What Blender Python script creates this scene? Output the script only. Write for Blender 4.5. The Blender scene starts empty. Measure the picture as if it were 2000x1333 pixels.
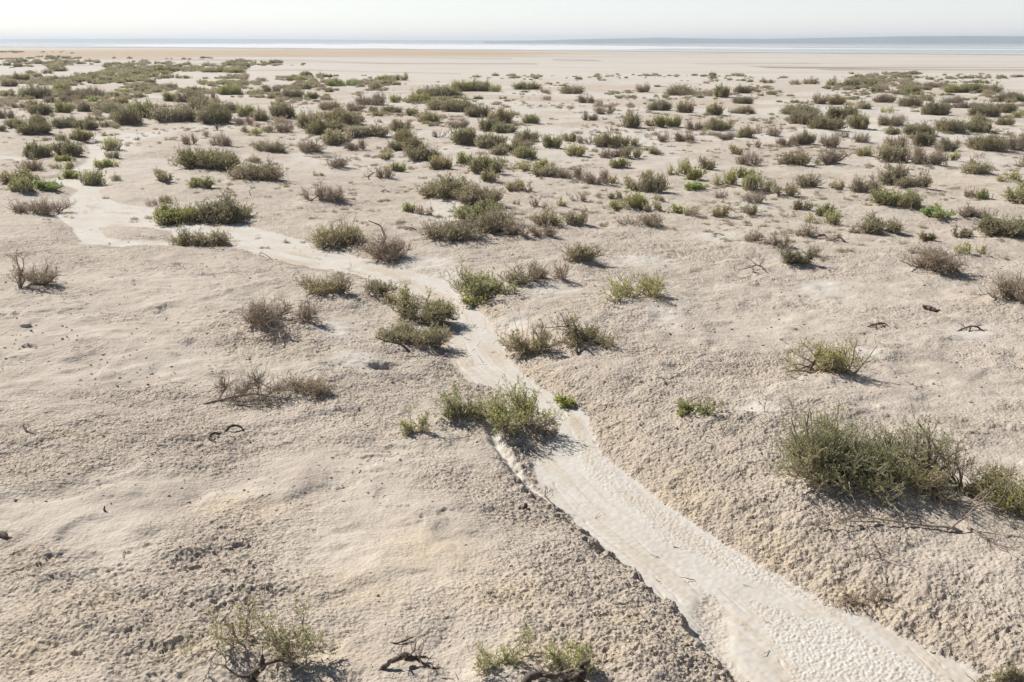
import bpy, math, random
import numpy as np
from mathutils import Vector, Matrix
C = bpy.context.scene.collection
R = math.radians
# ------------------------------------------------------------------ camera, sky, sun, exposure
F = 2000 * 35.0 / 36.0            # focal length in pixels of the 2000 px wide photograph
HOR = 82.0                        # horizon row
CZ = 6.0
PITCH = math.atan((666.5 - HOR) / F)
cam_d = bpy.data.cameras.new('camera'); cam = bpy.data.objects.new('camera', cam_d); C.objects.link(cam)
cam_d.lens = 35; cam_d.sensor_width = 36; cam_d.clip_start = 0.1; cam_d.clip_end = 60000
cam.location = (0, 0, CZ); cam.rotation_euler = (math.pi / 2 - PITCH, 0, 0)
bpy.context.scene.camera = cam
SUN_AZ, SUN_EL = R(-50), R(42)    # azimuth from +Y, positive towards +X
S = Vector((math.sin(SUN_AZ) * math.cos(SUN_EL), math.cos(SUN_AZ) * math.cos(SUN_EL), math.sin(SUN_EL)))
w = bpy.data.worlds.new('World'); bpy.context.scene.world = w; w.use_nodes = True
nt = w.node_tree; nt.nodes.clear()
sky = nt.nodes.new('ShaderNodeTexSky'); sky.sky_type = 'NISHITA'; sky.sun_disc = False
sky.sun_elevation = SUN_EL; sky.sun_rotation = SUN_AZ; sky.altitude = 50
sky.air_density = 1.0; sky.dust_density = 0.4; sky.ozone_density = 3.0
bg = nt.nodes.new('ShaderNodeBackground'); bg.inputs['Strength'].default_value = 0.044
ow = nt.nodes.new('ShaderNodeOutputWorld')
# pale summer haze low in the sky, added to the clear sky
tc = nt.nodes.new('ShaderNodeTexCoord'); sx_ = nt.nodes.new('ShaderNodeSeparateXYZ'); mr = nt.nodes.new('ShaderNodeMapRange'); mr.interpolation_type = 'SMOOTHSTEP'
mr.inputs[1].default_value = -.05; mr.inputs[2].default_value = .38; mr.inputs[3].default_value = 1; mr.inputs[4].default_value = 0
bg2 = nt.nodes.new('ShaderNodeBackground'); bg2.inputs[0].default_value = (.432, .431, .458, 1); ad = nt.nodes.new('ShaderNodeAddShader')
nt.links.new(tc.outputs['Generated'], sx_.inputs[0]); nt.links.new(sx_.outputs[2], mr.inputs[0]); nt.links.new(mr.outputs[0], bg2.inputs[1])
nt.links.new(sky.outputs[0], bg.inputs[0]); nt.links.new(bg.outputs[0], ad.inputs[0]); nt.links.new(bg2.outputs[0], ad.inputs[1]); nt.links.new(ad.outputs[0], ow.inputs[0])
sd_ = bpy.data.lights.new('sun', 'SUN'); sd_.energy = 4.65; sd_.angle = R(0.55); sd_.color = (1.0, 0.955, 0.89)
sun = bpy.data.objects.new('sun', sd_); C.objects.link(sun); sun.rotation_euler = S.to_track_quat('Z', 'Y').to_euler()
sun.location = (-30, 30, 40)
vs = bpy.context.scene.view_settings
vs.view_transform = 'Standard'; vs.look = 'None'; vs.gamma = 1; vs.use_curve_mapping = False; vs.exposure = 0.5
cy = bpy.context.scene.cycles
cy.max_bounces = 6; cy.diffuse_bounces = 3; cy.volume_bounces = 0; cy.transparent_max_bounces = 4

rng = np.random.default_rng(7)
PICKS = {}
# ------------------------------------------------------------------ helpers
cp, sp = math.cos(PITCH), math.sin(PITCH)
def ray(px, py):
    a, b = (px - 1000) / F, (py - 666.5) / F
    return np.array((a, cp - b * sp, -sp - b * cp))
def g0(px, py, z=0.0):
    d = ray(px, py); t = (z - CZ) / d[2]
    return np.array((d[0] * t, d[1] * t))
def poly(pts, z=0.0): return np.array([g0(x, y, z) for x, y in pts])
def hash01(i, j, seed):
    h = (i.astype(np.int64) * 374761393 + j.astype(np.int64) * 668265263 + seed * 974634777) & 0xFFFFFFFF
    h = ((h ^ (h >> 13)) * 1274126177) & 0xFFFFFFFF
    h = ((h ^ (h >> 16)) * 2246822519) & 0xFFFFFFFF
    return ((h ^ (h >> 15)) & 0xFFFFFF).astype(np.float32) / np.float32(0xFFFFFF)
def vn(x, y, seed):
    xi, yi = np.floor(x), np.floor(y)
    u, v = x - xi, y - yi
    u = u * u * (3 - 2 * u); v = v * v * (3 - 2 * v)
    a = hash01(xi, yi, seed); b = hash01(xi + 1, yi, seed); c = hash01(xi, yi + 1, seed); d = hash01(xi + 1, yi + 1, seed)
    return ((a + (b - a) * u) * (1 - v) + (c + (d - c) * u) * v) * 2 - 1
def fbm(x, y, seed, o=3, g=0.5):
    r = 0; a = 1.0; n = 0
    for k in range(o):
        ca, sa = math.cos(k * 1.1 + .4), math.sin(k * 1.1 + .4)
        r = r + a * vn((x * ca - y * sa) * 2 ** k, (x * sa + y * ca) * 2 ** k, seed + 17 * k); n += a; a *= g
    return r / n
def worley(x, y, seed):
    xi, yi = np.floor(x), np.floor(y)
    best = np.full(x.shape, 9.0, np.float32); rid = np.zeros(x.shape, np.float32)
    for di in (-1, 0, 1):
        for dj in (-1, 0, 1):
            a, b = xi + di, yi + dj
            px = a + hash01(a, b, seed); py = b + hash01(a, b, seed + 5)
            d = (px - x) ** 2 + (py - y) ** 2
            m = d < best; best = np.where(m, d, best); rid = np.where(m, hash01(a, b, seed + 9), rid)
    return np.sqrt(best), rid
def ss(a, b, x):
    t = np.clip((x - a) / (b - a), 0, 1); return t * t * (3 - 2 * t)
def sdpoly(x, y, P):
    """signed distance, negative inside"""
    d2 = np.full(x.shape, 1e12); ins = np.zeros(x.shape, bool)
    n = len(P)
    for i in range(n):
        ax, ay = P[i]; bx, by = P[(i + 1) % n]
        ex, ey = bx - ax, by - ay
        t = np.clip(((x - ax) * ex + (y - ay) * ey) / (ex * ex + ey * ey + 1e-12), 0, 1)
        d2 = np.minimum(d2, (x - ax - ex * t) ** 2 + (y - ay - ey * t) ** 2)
        c = (ay > y) != (by > y)
        if abs(ey) > 1e-9: ins ^= c & (x < ex * (y - ay) / ey + ax)
    d = np.sqrt(d2)
    return np.where(ins, -d, d)
def polyline_st(x, y, P):
    """lateral signed offset and arc length along a polyline"""
    best = np.full(x.shape, 1e12); s = np.zeros(x.shape); t_ = np.zeros(x.shape); acc = 0.0
    for i in range(len(P) - 1):
        ax, ay = P[i]; ex, ey = P[i + 1] - P[i]; L = math.hypot(ex, ey)
        t = np.clip(((x - ax) * ex + (y - ay) * ey) / (L * L), 0, 1)
        d2 = (x - ax - ex * t) ** 2 + (y - ay - ey * t) ** 2
        m = d2 < best; best = np.where(m, d2, best)
        s = np.where(m, acc + t * L, s)
        t_ = np.where(m, ((x - ax) * ey - (y - ay) * ex) / L, t_); acc += L
    return np.sign(t_) * np.sqrt(best), s
def blobs(x, y, L):
    r = np.zeros(x.shape)
    for (px, py, wx, wy) in L:
        c = g0(px, py, .28); e = g0(px + wx, py, .28); n = g0(px, py - wy, .28); q = g0(px, py + wy, .28)
        sx = abs(e[0] - c[0]); sy = abs(n[1] - q[1]) / 2
        cx = c[0] + (y - c[1]) * (c[0] / max(c[1], 1))   # follow the line of sight on the ground
        m = (np.abs(x - cx) < 3 * sx) & (np.abs(y - c[1]) < 3 * sy)
        if m.any():
            v = np.exp(-((x[m] - cx[m]) / sx) ** 2 - ((y[m] - c[1]) / sy) ** 2)
            r[m] = np.maximum(r[m], v)
    return r
# ------------------------------------------------------------------ layout of the ground
WASH = poly([(1990,1360),(1860,1292),(1760,1248),(1700,1212),(1640,1192),(1540,1135),(1450,1085),(1370,1035),(1290,985),(1230,935),(1178,885),
 (1155,845),(1142,808),(1125,796),(1098,790),(1060,762),(1010,725),(985,695),(972,660),(950,630),(935,607),(905,590),(885,565),(860,548),(820,535),
 (780,525),(720,510),(680,498),(620,480),(560,463),(500,447),(440,430),(330,420),(300,408),(230,397),(200,384),(190,366),(160,366),
 (145,380),(118,405),(112,425),(138,440),(150,462),(160,474),(215,476),(205,462),(190,447),(215,440),(290,444),(335,452),(342,474),(380,482),
 (450,484),(480,490),(560,514),(620,524),(680,534),(730,547),(780,562),(800,572),(850,592),(880,612),(888,640),(872,665),(888,715),(915,745),(965,762),
 (1000,780),(1050,800),(1085,815),(1095,835),(1088,860),(1060,880),(1045,895),(1043,920),(1055,952),(1078,988),(1110,1012),(1180,1072),(1250,1142),
 (1330,1212),(1405,1290),(1450,1360)])
RILL = poly([(948,850),(975,866),(1002,905),(1032,945),(1074,990),(1056,984),(1000,932),(962,884)])
RILL2 = poly([(1365,1148),(1398,1158),(1424,1200),(1436,1262),(1475,1360),(1435,1360),(1400,1290),(1362,1240),(1345,1190)])
UP = [poly(p) for p in ([(96,352),(130,345),(150,330),(172,318),(178,296),(172,280),(190,266),(215,258),(235,252),(258,256),(240,262),(222,268),(204,276),(196,290),(196,310),(188,326),(196,350),(206,362),(190,372),(158,372),(130,362)],
 [(215,262),(240,240),(262,226),(280,224),(262,240),(262,250)],[(240,262),(300,258),(322,250),(330,254),(300,266),(262,276),(235,290),(225,285)],
 [(195,466),(230,473),(345,474),(365,481),(340,483),(220,482),(160,476)],[(0,305),(30,309),(70,312),(66,316),(20,314),(0,311)])]
FLOWC = poly([(1720,1360),(1600,1240),(1450,1140),(1320,1060),(1200,980),(1120,900),(1110,840),(1060,780),(960,710),(925,660),(915,620),(860,575),(780,545),(680,515),(560,488),(460,460),(300,430),(170,420),(150,385)])
SILT_BLOBS = [(880,400,60,22),(860,415,40,16),(880,288,85,8),(820,258,60,6),(1570,250,60,7),(1760,226,120,9),(1870,262,70,6),(1720,250,50,6),(560,205,60,8),(440,300,60,10),
 (620,305,70,14),(560,140,120,10),(700,130,200,8),(1100,140,260,8),(620,270,60,10),(70,215,40,5),(230,285,60,14),(700,250,50,6),(1220,560,30,40),(1300,610,50,18),(1600,545,50,14),
 (1130,310,40,10),(1480,400,60,10),(870,530,40,24),(830,500,60,14),(1000,205,60,5),(1400,265,60,6),(900,215,40,5),(1130,185,60,4),(1250,500,60,12),(1400,450,50,10),(660,640,40,26),
 (1480,800,60,18),(1700,680,60,14),(1900,640,60,18),(690,700,50,18),(1000,620,40,18),(1080,560,60,12),(960,655,30,20)]
ROUGH_BLOBS = [(80,900,150,45),(300,850,170,34),(430,1110,120,110),(380,1240,150,70),(160,1180,120,70),(70,1120,80,60),(900,720,110,50),(1300,860,220,90),(1400,960,200,100),(1550,1060,220,90),(1800,1190,220,80),
 (1220,1290,200,60),(1170,1130,90,80),(1010,950,70,60),(860,950,90,60),(520,640,130,40),(660,780,140,40),(1450,700,160,40),(1200,760,140,40),(60,480,70,22),(560,470,60,20),(1330,480,120,20),(130,445,40,25),(300,460,90,10),
 (1270,1240,60,50),(1340,1300,50,40),(1900,1260,120,60),(250,770,140,20)]
SMOOTH_BLOBS = [(180,1000,170,40),(760,1080,190,80),(120,720,130,40),(330,700,150,26),(300,950,170,30),(800,1000,120,60),(650,920,120,40),(350,590,130,30),(1500,620,160,30),(1850,720,120,30),(1700,560,160,20),(250,550,160,20),(140,640,100,24)]
OCHRE = [(850,1085,130,70),(700,1170,120,50),(980,1180,120,50),(150,1200,130,40),(60,1290,120,60),(1330,960,110,60),(1450,1060,130,50),(1620,1150,110,40),(1850,345,130,20),(1700,330,60,10),(1100,1300,160,50),
 (1650,195,60,5),(640,1290,150,50),(330,1290,120,40),(480,990,120,30),(1220,1230,60,40),(140,860,60,10)]
MOUNDS = [(100,850,260,90,.28),(330,1150,260,150,.22),(1400,820,260,120,.12),(1750,1080,300,90,.06),(620,720,160,70,.15),(300,560,220,60,.18),(1150,700,130,40,.12),(1250,1290,110,60,.12),(80,580,120,50,.12),
 (640,590,70,20,.14),(560,640,90,20,.12),(1650,690,120,30,.08),(740,430,130,40,.12),(1060,640,140,40,.14),(400,360,180,30,.10),(1180,1080,60,80,.05)]
PITS = [(458,601,30,4,.09),(750,709,38,7,.09),(348,507,13,3,.10),(690,506,12,4,.03),
 (155,1298,12,6,.05),(60,675,20,3,.05),(525,607,18,3,.06),(40,485,30,6,.10)]
def wash_masks(x, y):
    """signed distance to the wash (negative inside), warped a little so that its edges are ragged"""
    r = np.hypot(x, y)
    wx = x + 0.10 * fbm(x / .7, y / .7, 3) + 0.03 * fbm(x / .16, y / .16, 4, 2)
    wy = y + 0.10 * fbm(x / .7, y / .7, 13) + 0.03 * fbm(x / .16, y / .16, 14, 2)
    a = np.full(x.shape, 30.0); b = a.copy(); c = a.copy(); u = a.copy()
    m = (r < 75) & (y > 0)
    a[m] = sdpoly(wx[m], wy[m], WASH); b[m] = sdpoly(wx[m], wy[m], RILL); c[m] = sdpoly(wx[m], wy[m], RILL2)
    for P in UP: u[m] = np.minimum(u[m], sdpoly(wx[m], wy[m], P))
    return a, b, c, u
SHR_MOUNDS = []      # filled before the ground is built: x, y, radius, height
def Hmac(x, y, full=False):
    x = np.asarray(x, float); y = np.asarray(y, float)
    r = np.hypot(x, y)
    a, b, c, u = wash_masks(x, y)
    left = x < np.interp(y, FLOWC[:, 1], FLOWC[:, 0])
    nearf = 1 - ss(20, 40, r)
    bw = np.where(left, .28 + .30 * ss(9.5, 14, r), .75 + .2 * fbm(x / 2, y / 2, 77, 2))     # steep left bank, gentler right bank
    bh = .06 + .09 * (1 - ss(13, 19, r)) + .11 * (1 - ss(9.4, 11.2, r))
    out = np.minimum(a, u * 1.5)
    jag = (.16 * vn(x / .13, y / .13, 57) + .10 * vn(x / .05, y / .05, 58)) * np.where(left, 1.3, .55)
    bank = bh * ss(-.04, 1, out / bw + jag * nearf * (out > 0) * (out < bw * 1.2)) + .08 * nearf * ss(0, 2.2, a)
    bank = bank + .05 * ss(0, .12, a) * nearf * ss(-.3, .5, fbm(x / .5, y / .5, 55, 2))
    z = bank
    z = z - .10 * nearf * ss(.06, -.12, b) - .045 * ss(.10, -.16, c) * ss(11.3, 9.2, y)
    land = ss(0, .8, out)
    und = .12 * fbm(x / 7, y / 5, 21, 3) + .06 * fbm(x / 2.4, y / 1.7, 31, 3) + .04 * fbm(x / .9, y / .8, 37, 2)
    und = und * np.where(r > 19, .25 + .75 * ss(.2, 3.5, a), 1.0)
    z = z + land * und * (1 - .35 * ss(60, 200, r)) * (1 - ss(150, 420, r))
    for (px, py, wx, wy, h) in MOUNDS:
        z = z + .6 * h * blobs(x, y, [(px, py, wx, wy)]) * land
    for (mx, my, mr, mh) in SHR_MOUNDS:
        m = (np.abs(x - mx) < 2.4 * mr) & (np.abs(y - my) < 2.4 * mr)
        if m.any(): z[m] += mh * (.1 + .9 * ss(.1, 1.4, out[m])) * np.exp(-(((x[m] - mx) ** 2 + (y[m] - my) ** 2) / (mr * mr)))
    # low broken scarps of the crust
    t = fbm(x / 1.9, y / 1.1, 41, 3)
    t = t + .20 * vn(x / .22, y / .16, 5) + .10 * vn(x / .07, y / .07, 6)
    gate = ss(.12, .4, fbm(x / 1.3, y / 1.1, 49, 2))
    z = z + .032 * (ss(-.05, .05, t - .12) - .5) * gate * land * (1 - ss(50, 90, r))
    for (px, py, wx, wy, h) in PITS:
        bb = blobs(x, y, [(px, py, wx, wy)])
        z = z - h * ss(.25, .75, bb + .14 * vn(x / .05, y / .05, 8))
    if full: return z, a, b, c, u, land
    return z
def H1(x, y): return float(Hmac(np.array([x]), np.array([y]))[0])
def hitpix(px, py):
    z = 0.15
    for _ in range(5):
        p = g0(px, py, z); z = .5 * z + .5 * H1(p[0], p[1])
    p = g0(px, py, z); return p[0], p[1], H1(p[0], p[1])
# ------------------------------------------------------------------ mesh helpers
def mesh_obj(name, V, Fq, mats, parent=None, mi=None, tone=None, smooth=False):
    V = np.asarray(V, np.float32); Fq = np.asarray(Fq, np.int32)
    me = bpy.data.meshes.new(name); n = len(Fq); k = Fq.shape[1]
    me.vertices.add(len(V)); me.vertices.foreach_set('co', V.ravel())
    me.loops.add(n * k); me.loops.foreach_set('vertex_index', Fq.ravel())
    me.polygons.add(n); me.polygons.foreach_set('loop_start', np.arange(0, n * k, k, dtype=np.int32))
    try: me.polygons.foreach_set('loop_total', np.full(n, k, np.int32))
    except Exception: pass
    for m in mats: me.materials.append(m)
    if mi is not None: me.polygons.foreach_set('material_index', np.asarray(mi, np.int32))
    if tone is not None:
        at = me.attributes.new('tone', 'FLOAT', 'FACE'); at.data.foreach_set('value', np.asarray(tone, np.float32))
    me.polygons.foreach_set('use_smooth', np.full(n, smooth, bool))
    me.update(calc_edges=True)
    o = bpy.data.objects.new(name, me); C.objects.link(o)
    if parent: o.parent = parent
    return o
def tag(o, label=None, cat=None, group=None, kind=None):
    if label: o['label'] = label
    if cat: o['category'] = cat
    if group: o['group'] = group
    if kind: o['kind'] = kind
    return o
class N:
    def __init__(s, name):
        s.m = bpy.data.materials.new(name); s.m.use_nodes = True; s.t = s.m.node_tree; s.t.nodes.clear()
        s.out = s.t.nodes.new('ShaderNodeOutputMaterial')
    def n(s, typ, **kw):
        o = s.t.nodes.new('ShaderNode' + typ)
        for k, v in kw.items():
            if k.startswith('i_'):
                kk = k[2:]; o.inputs[int(kk) if kk.isdigit() else kk.replace('_', ' ')].default_value = v
            else: setattr(o, k, v)
        return o
    def l(s, a, b): s.t.links.new(a, b)
    def mix(s, fac, a, b, bt='MIX'):
        o = s.t.nodes.new('ShaderNodeMix'); o.data_type = 'RGBA'; o.blend_type = bt; o.clamp_factor = True
        for sock, v in ((o.inputs[0], fac), (o.inputs[6], a), (o.inputs[7], b)):
            if hasattr(v, 'is_output'): s.l(v, sock)
            elif isinstance(v, (int, float)): sock.default_value = v
            else: sock.default_value = (*v, 1)
        return o.outputs[2]
    def math(s, op, a, b=0.0, clamp=False):
        o = s.t.nodes.new('ShaderNodeMath'); o.operation = op; o.use_clamp = clamp
        for sock, v in ((o.inputs[0], a), (o.inputs[1], b)):
            if hasattr(v, 'is_output'): s.l(v, sock)
            else: sock.default_value = v
        return o.outputs[0]
    def ramp(s, v, a, b):
        o = s.t.nodes.new('ShaderNodeMapRange'); o.inputs[1].default_value = a; o.inputs[2].default_value = b; s.l(v, o.inputs[0]); return o.outputs[0]
    def noise(s, co, scale, detail=3, rough=.55):
        o = s.t.nodes.new('ShaderNodeTexNoise'); o.inputs['Scale'].default_value = scale; o.inputs['Detail'].default_value = detail
        o.inputs['Roughness'].default_value = rough; s.l(co, o.inputs['Vector']); return o.outputs[0]
# ------------------------------------------------------------------ materials
def ground_mat():
    k = N('dry_mud_crust'); geo = k.n('NewGeometry'); P = geo.outputs['Position']
    at = {a: k.n('Attribute', attribute_name=a).outputs['Fac'] for a in ('silt', 'rough', 'ochre', 'streak', 'tan', 'wet')}
    big = k.noise(P, .22, 4); mid = k.noise(P, 1.3, 4); fin = k.noise(P, 9, 4, .65); gr = k.noise(P, 45, 3, .7)
    crust = k.mix(k.ramp(big, .35, .65), (.505, .440, .362), (.395, .340, .285))
    crust = k.mix(k.ramp(mid, .40, .66), crust, (.53, .468, .392))
    crust = k.mix(k.math('MULTIPLY', at['rough'], .55), crust, (.45, .378, .305))
    crust = k.mix(k.math('MULTIPLY', k.ramp(at['ochre'], .1, 1.0), k.ramp(mid, .25, .6)), crust, (.52, .43, .315))
    silt = k.mix(k.ramp(mid, .3, .7), (.585, .553, .495), (.52, .483, .425))
    silt = k.mix(k.math('MULTIPLY', at['streak'], .95), silt, (.47, .39, .29))
    col = k.mix(at['silt'], crust, silt)
    col = k.mix(at['tan'], col, (.455, .335, .215))
    col = k.mix(at['wet'], col, (.25, .20, .16))
    col = k.mix(k.ramp(fin, .30, .75), k.mix(.16, col, (.20, .155, .115)), col)
    sp_ = k.noise(P, 16, 2, .5)
    col = k.mix(k.math('MULTIPLY', k.ramp(sp_, .70, .76), k.math('SUBTRACT', .7, at['silt'], True)), col, (.17, .13, .10))
    hgt = k.math('ADD', k.math('MULTIPLY', fin, .5), k.math('MULTIPLY', gr, .22)); vo = k.n('TexVoronoi', i_Scale=22.0, feature='SMOOTH_F1'); k.l(P, vo.inputs['Vector']); hgt = k.math('SUBTRACT', hgt, k.math('MULTIPLY', vo.outputs['Distance'], .40)); v2 = k.n('TexVoronoi', i_Scale=30.0); k.l(P, v2.inputs['Vector']); hgt = k.math('ADD', hgt, k.math('MULTIPLY', k.ramp(v2.outputs['Distance'], .12, .34), k.math('MULTIPLY', k.ramp(k.noise(P, 6, 2), .45, .6), .22)))
    st = k.math('ADD', k.math('MULTIPLY', at['rough'], .6), .35)
    st = k.math('MULTIPLY', st, k.math('SUBTRACT', 1.15, at['silt']))
    b = k.n('Bump', i_Distance=.07); k.l(hgt, b.inputs['Height']); k.l(st, b.inputs['Strength'])
    p = k.n('BsdfPrincipled', i_Roughness=.95); p.inputs['Specular IOR Level'].default_value = .15
    k.l(col, p.inputs['Base Color']); k.l(b.outputs[0], p.inputs['Normal']); k.l(p.outputs[0], k.out.inputs[0])
    return k.m
def leaf_mat(name, c1, c2, c3, trans=.5):
    k = N(name); tn = k.n('Attribute', attribute_name='tone').outputs['Fac']; oi = k.n('ObjectInfo').outputs['Random']
    geo = k.n('NewGeometry').outputs['Position']; cl = k.noise(geo, 2.2, 2)
    col = k.mix(tn, c1, c2); col = k.mix(k.math('MULTIPLY', k.ramp(cl, .45, .7), .65), col, c3)
    hs = k.n('HueSaturation'); k.l(col, hs.inputs['Color']); k.l(k.math('ADD', k.math('MULTIPLY', oi, .40), 1.10), hs.inputs['Value'])
    k.l(k.math('ADD', k.math('MULTIPLY', k.math('FRACT', k.math('MULTIPLY', oi, 7.3)), .25), .72), hs.inputs['Saturation'])
    p = k.n('BsdfPrincipled', i_Roughness=.6); p.inputs['Specular IOR Level'].default_value = .25; k.l(hs.outputs[0], p.inputs['Base Color'])
    t = k.n('BsdfTranslucent'); k.l(hs.outputs[0], t.inputs[0]); mx = k.n('MixShader', i_0=trans)
    k.l(p.outputs[0], mx.inputs[1]); k.l(t.outputs[0], mx.inputs[2]); k.l(mx.outputs[0], k.out.inputs[0]); return k.m
def wood_mat(name, c1, c2):
    k = N(name); P = k.n('NewGeometry').outputs['Position']; nz = k.noise(P, 14, 3)
    col = k.mix(k.ramp(nz, .35, .65), c1, c2)
    b = k.n('Bump', i_Distance=.006, i_Strength=.7); k.l(k.noise(P, 70, 2), b.inputs['Height'])
    p = k.n('BsdfPrincipled', i_Roughness=.85); k.l(col, p.inputs['Base Color']); k.l(b.outputs[0], p.inputs['Normal']); k.l(p.outputs[0], k.out.inputs[0]); return k.m
M_G = ground_mat()
LEAF = {
 'G': leaf_mat('green_leaves', (.235, .255, .065), (.42, .44, .13), (.37, .33, .16)),
 'L': leaf_mat('bright_green_leaves', (.21, .31, .055), (.36, .46, .09), (.27, .30, .09)),
 'D': leaf_mat('dark_olive_leaves', (.205, .205, .085), (.33, .315, .135), (.32, .26, .155)),
 'O': leaf_mat('olive_leaves', (.275, .25, .115), (.42, .38, .185), (.38, .31, .20)),
 'Y': leaf_mat('yellow_green_leaves', (.32, .33, .09), (.50, .49, .17), (.42, .36, .18)),
 'B': leaf_mat('brown_dry_leaves', (.36, .285, .19), (.50, .405, .28), (.40, .30, .205)),
 'P': leaf_mat('pinkish_dry_twig_tips', (.42, .32, .24), (.55, .44, .34), (.46, .34, .26)),
}
M_TW = wood_mat('grey_brown_twigs', (.27, .21, .155), (.40, .33, .25))
M_TWP = wood_mat('pale_dry_twigs', (.36, .29, .22), (.50, .41, .32))
M_WD = wood_mat('dark_dead_wood', (.055, .038, .028), (.13, .095, .07))
M_CR = wood_mat('soil_crumb', (.50, .42, .335), (.44, .37, .295))
# ------------------------------------------------------------------ tubes and leaves
def tubes(P, Rd, sides):
    """P n,k,3 polylines with radii n,k -> verts, quads"""
    n, k, _ = P.shape
    T = np.gradient(P, axis=1); T /= np.linalg.norm(T, axis=2, keepdims=True) + 1e-9
    ref = np.where(np.abs(T[..., 2:3]) > .9, np.array([1., 0, 0]), np.array([0, 0, 1.]))
    A = np.cross(T, ref); A /= np.linalg.norm(A, axis=2, keepdims=True) + 1e-9; B = np.cross(T, A)
    an = np.arange(sides) * 2 * math.pi / sides
    V = P[:, :, None, :] + Rd[:, :, None, None] * (A[:, :, None, :] * np.cos(an)[None, None, :, None] + B[:, :, None, :] * np.sin(an)[None, None, :, None])
    V = V.reshape(-1, 3)
    i = np.arange(n)[:, None, None] * k * sides; j = np.arange(k - 1)[None, :, None] * sides; s = np.arange(sides)[None, None, :]; s2 = (s + 1) % sides
    Q = np.stack([i + j + s, i + j + s2, i + j + sides + s2, i + j + sides + s], -1).reshape(-1, 4)
    return V, Q
def grow(r, A, D, L, k, up, jit):
    """polylines from points A along directions D, length L, bending up"""
    n = len(A); P = np.zeros((n, k, 3)); P[:, 0] = A; d = D.copy()
    for i in range(1, k):
        d = d + r.normal(0, jit, (n, 3)); d[:, 2] += up; d /= np.linalg.norm(d, axis=1, keepdims=True)
        P[:, i] = P[:, i - 1] + d * (L / (k - 1))[:, None]
    return P
def along(P, n, r, lo, hi):
    m, k, _ = P.shape; idx = np.repeat(np.arange(m), n); t = r.uniform(lo, hi, m * n) * (k - 1); i = np.minimum(t.astype(int), k - 2); f = (t - i)[:, None]
    a, b = P[idx, i], P[idx, i + 1]; d = b - a; d /= np.linalg.norm(d, axis=1, keepdims=True) + 1e-9
    return a + (b - a) * f, d
def leaves(r, A, D, ln, wd):
    n = len(A); D = D / (np.linalg.norm(D, axis=1, keepdims=True) + 1e-9)
    q = np.cross(D, r.normal(0, 1, (n, 3))); q /= np.linalg.norm(q, axis=1, keepdims=True) + 1e-9
    L = (ln * r.uniform(.6, 1.3, n))[:, None]; W = (wd * r.uniform(.7, 1.3, n))[:, None]
    V = np.stack([A, A + D * L * .5 + q * W * .5, A + D * L, A + D * L * .5 - q * W * .5], 1).reshape(-1, 3)
    return V, np.arange(n * 4).reshape(-1, 4)
SPEC = {  # density, leaves per twig, upward pull, leaf fill, twig thickness, lobes
 'G': dict(den=1.0, lf=7, up=.22, stems=M_TW), 'L': dict(den=1.1, lf=8, up=.30, stems=M_TW), 'D': dict(den=1.3, lf=8, up=.18, stems=M_TW),
 'O': dict(den=1.0, lf=6, up=.18, stems=M_TW), 'Y': dict(den=.46, lf=6, up=.20, stems=M_TW), 'B': dict(den=.95, lf=3, up=.16, stems=M_TW), 'P': dict(den=.6, lf=2, up=.14, stems=M_TWP)}
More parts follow.
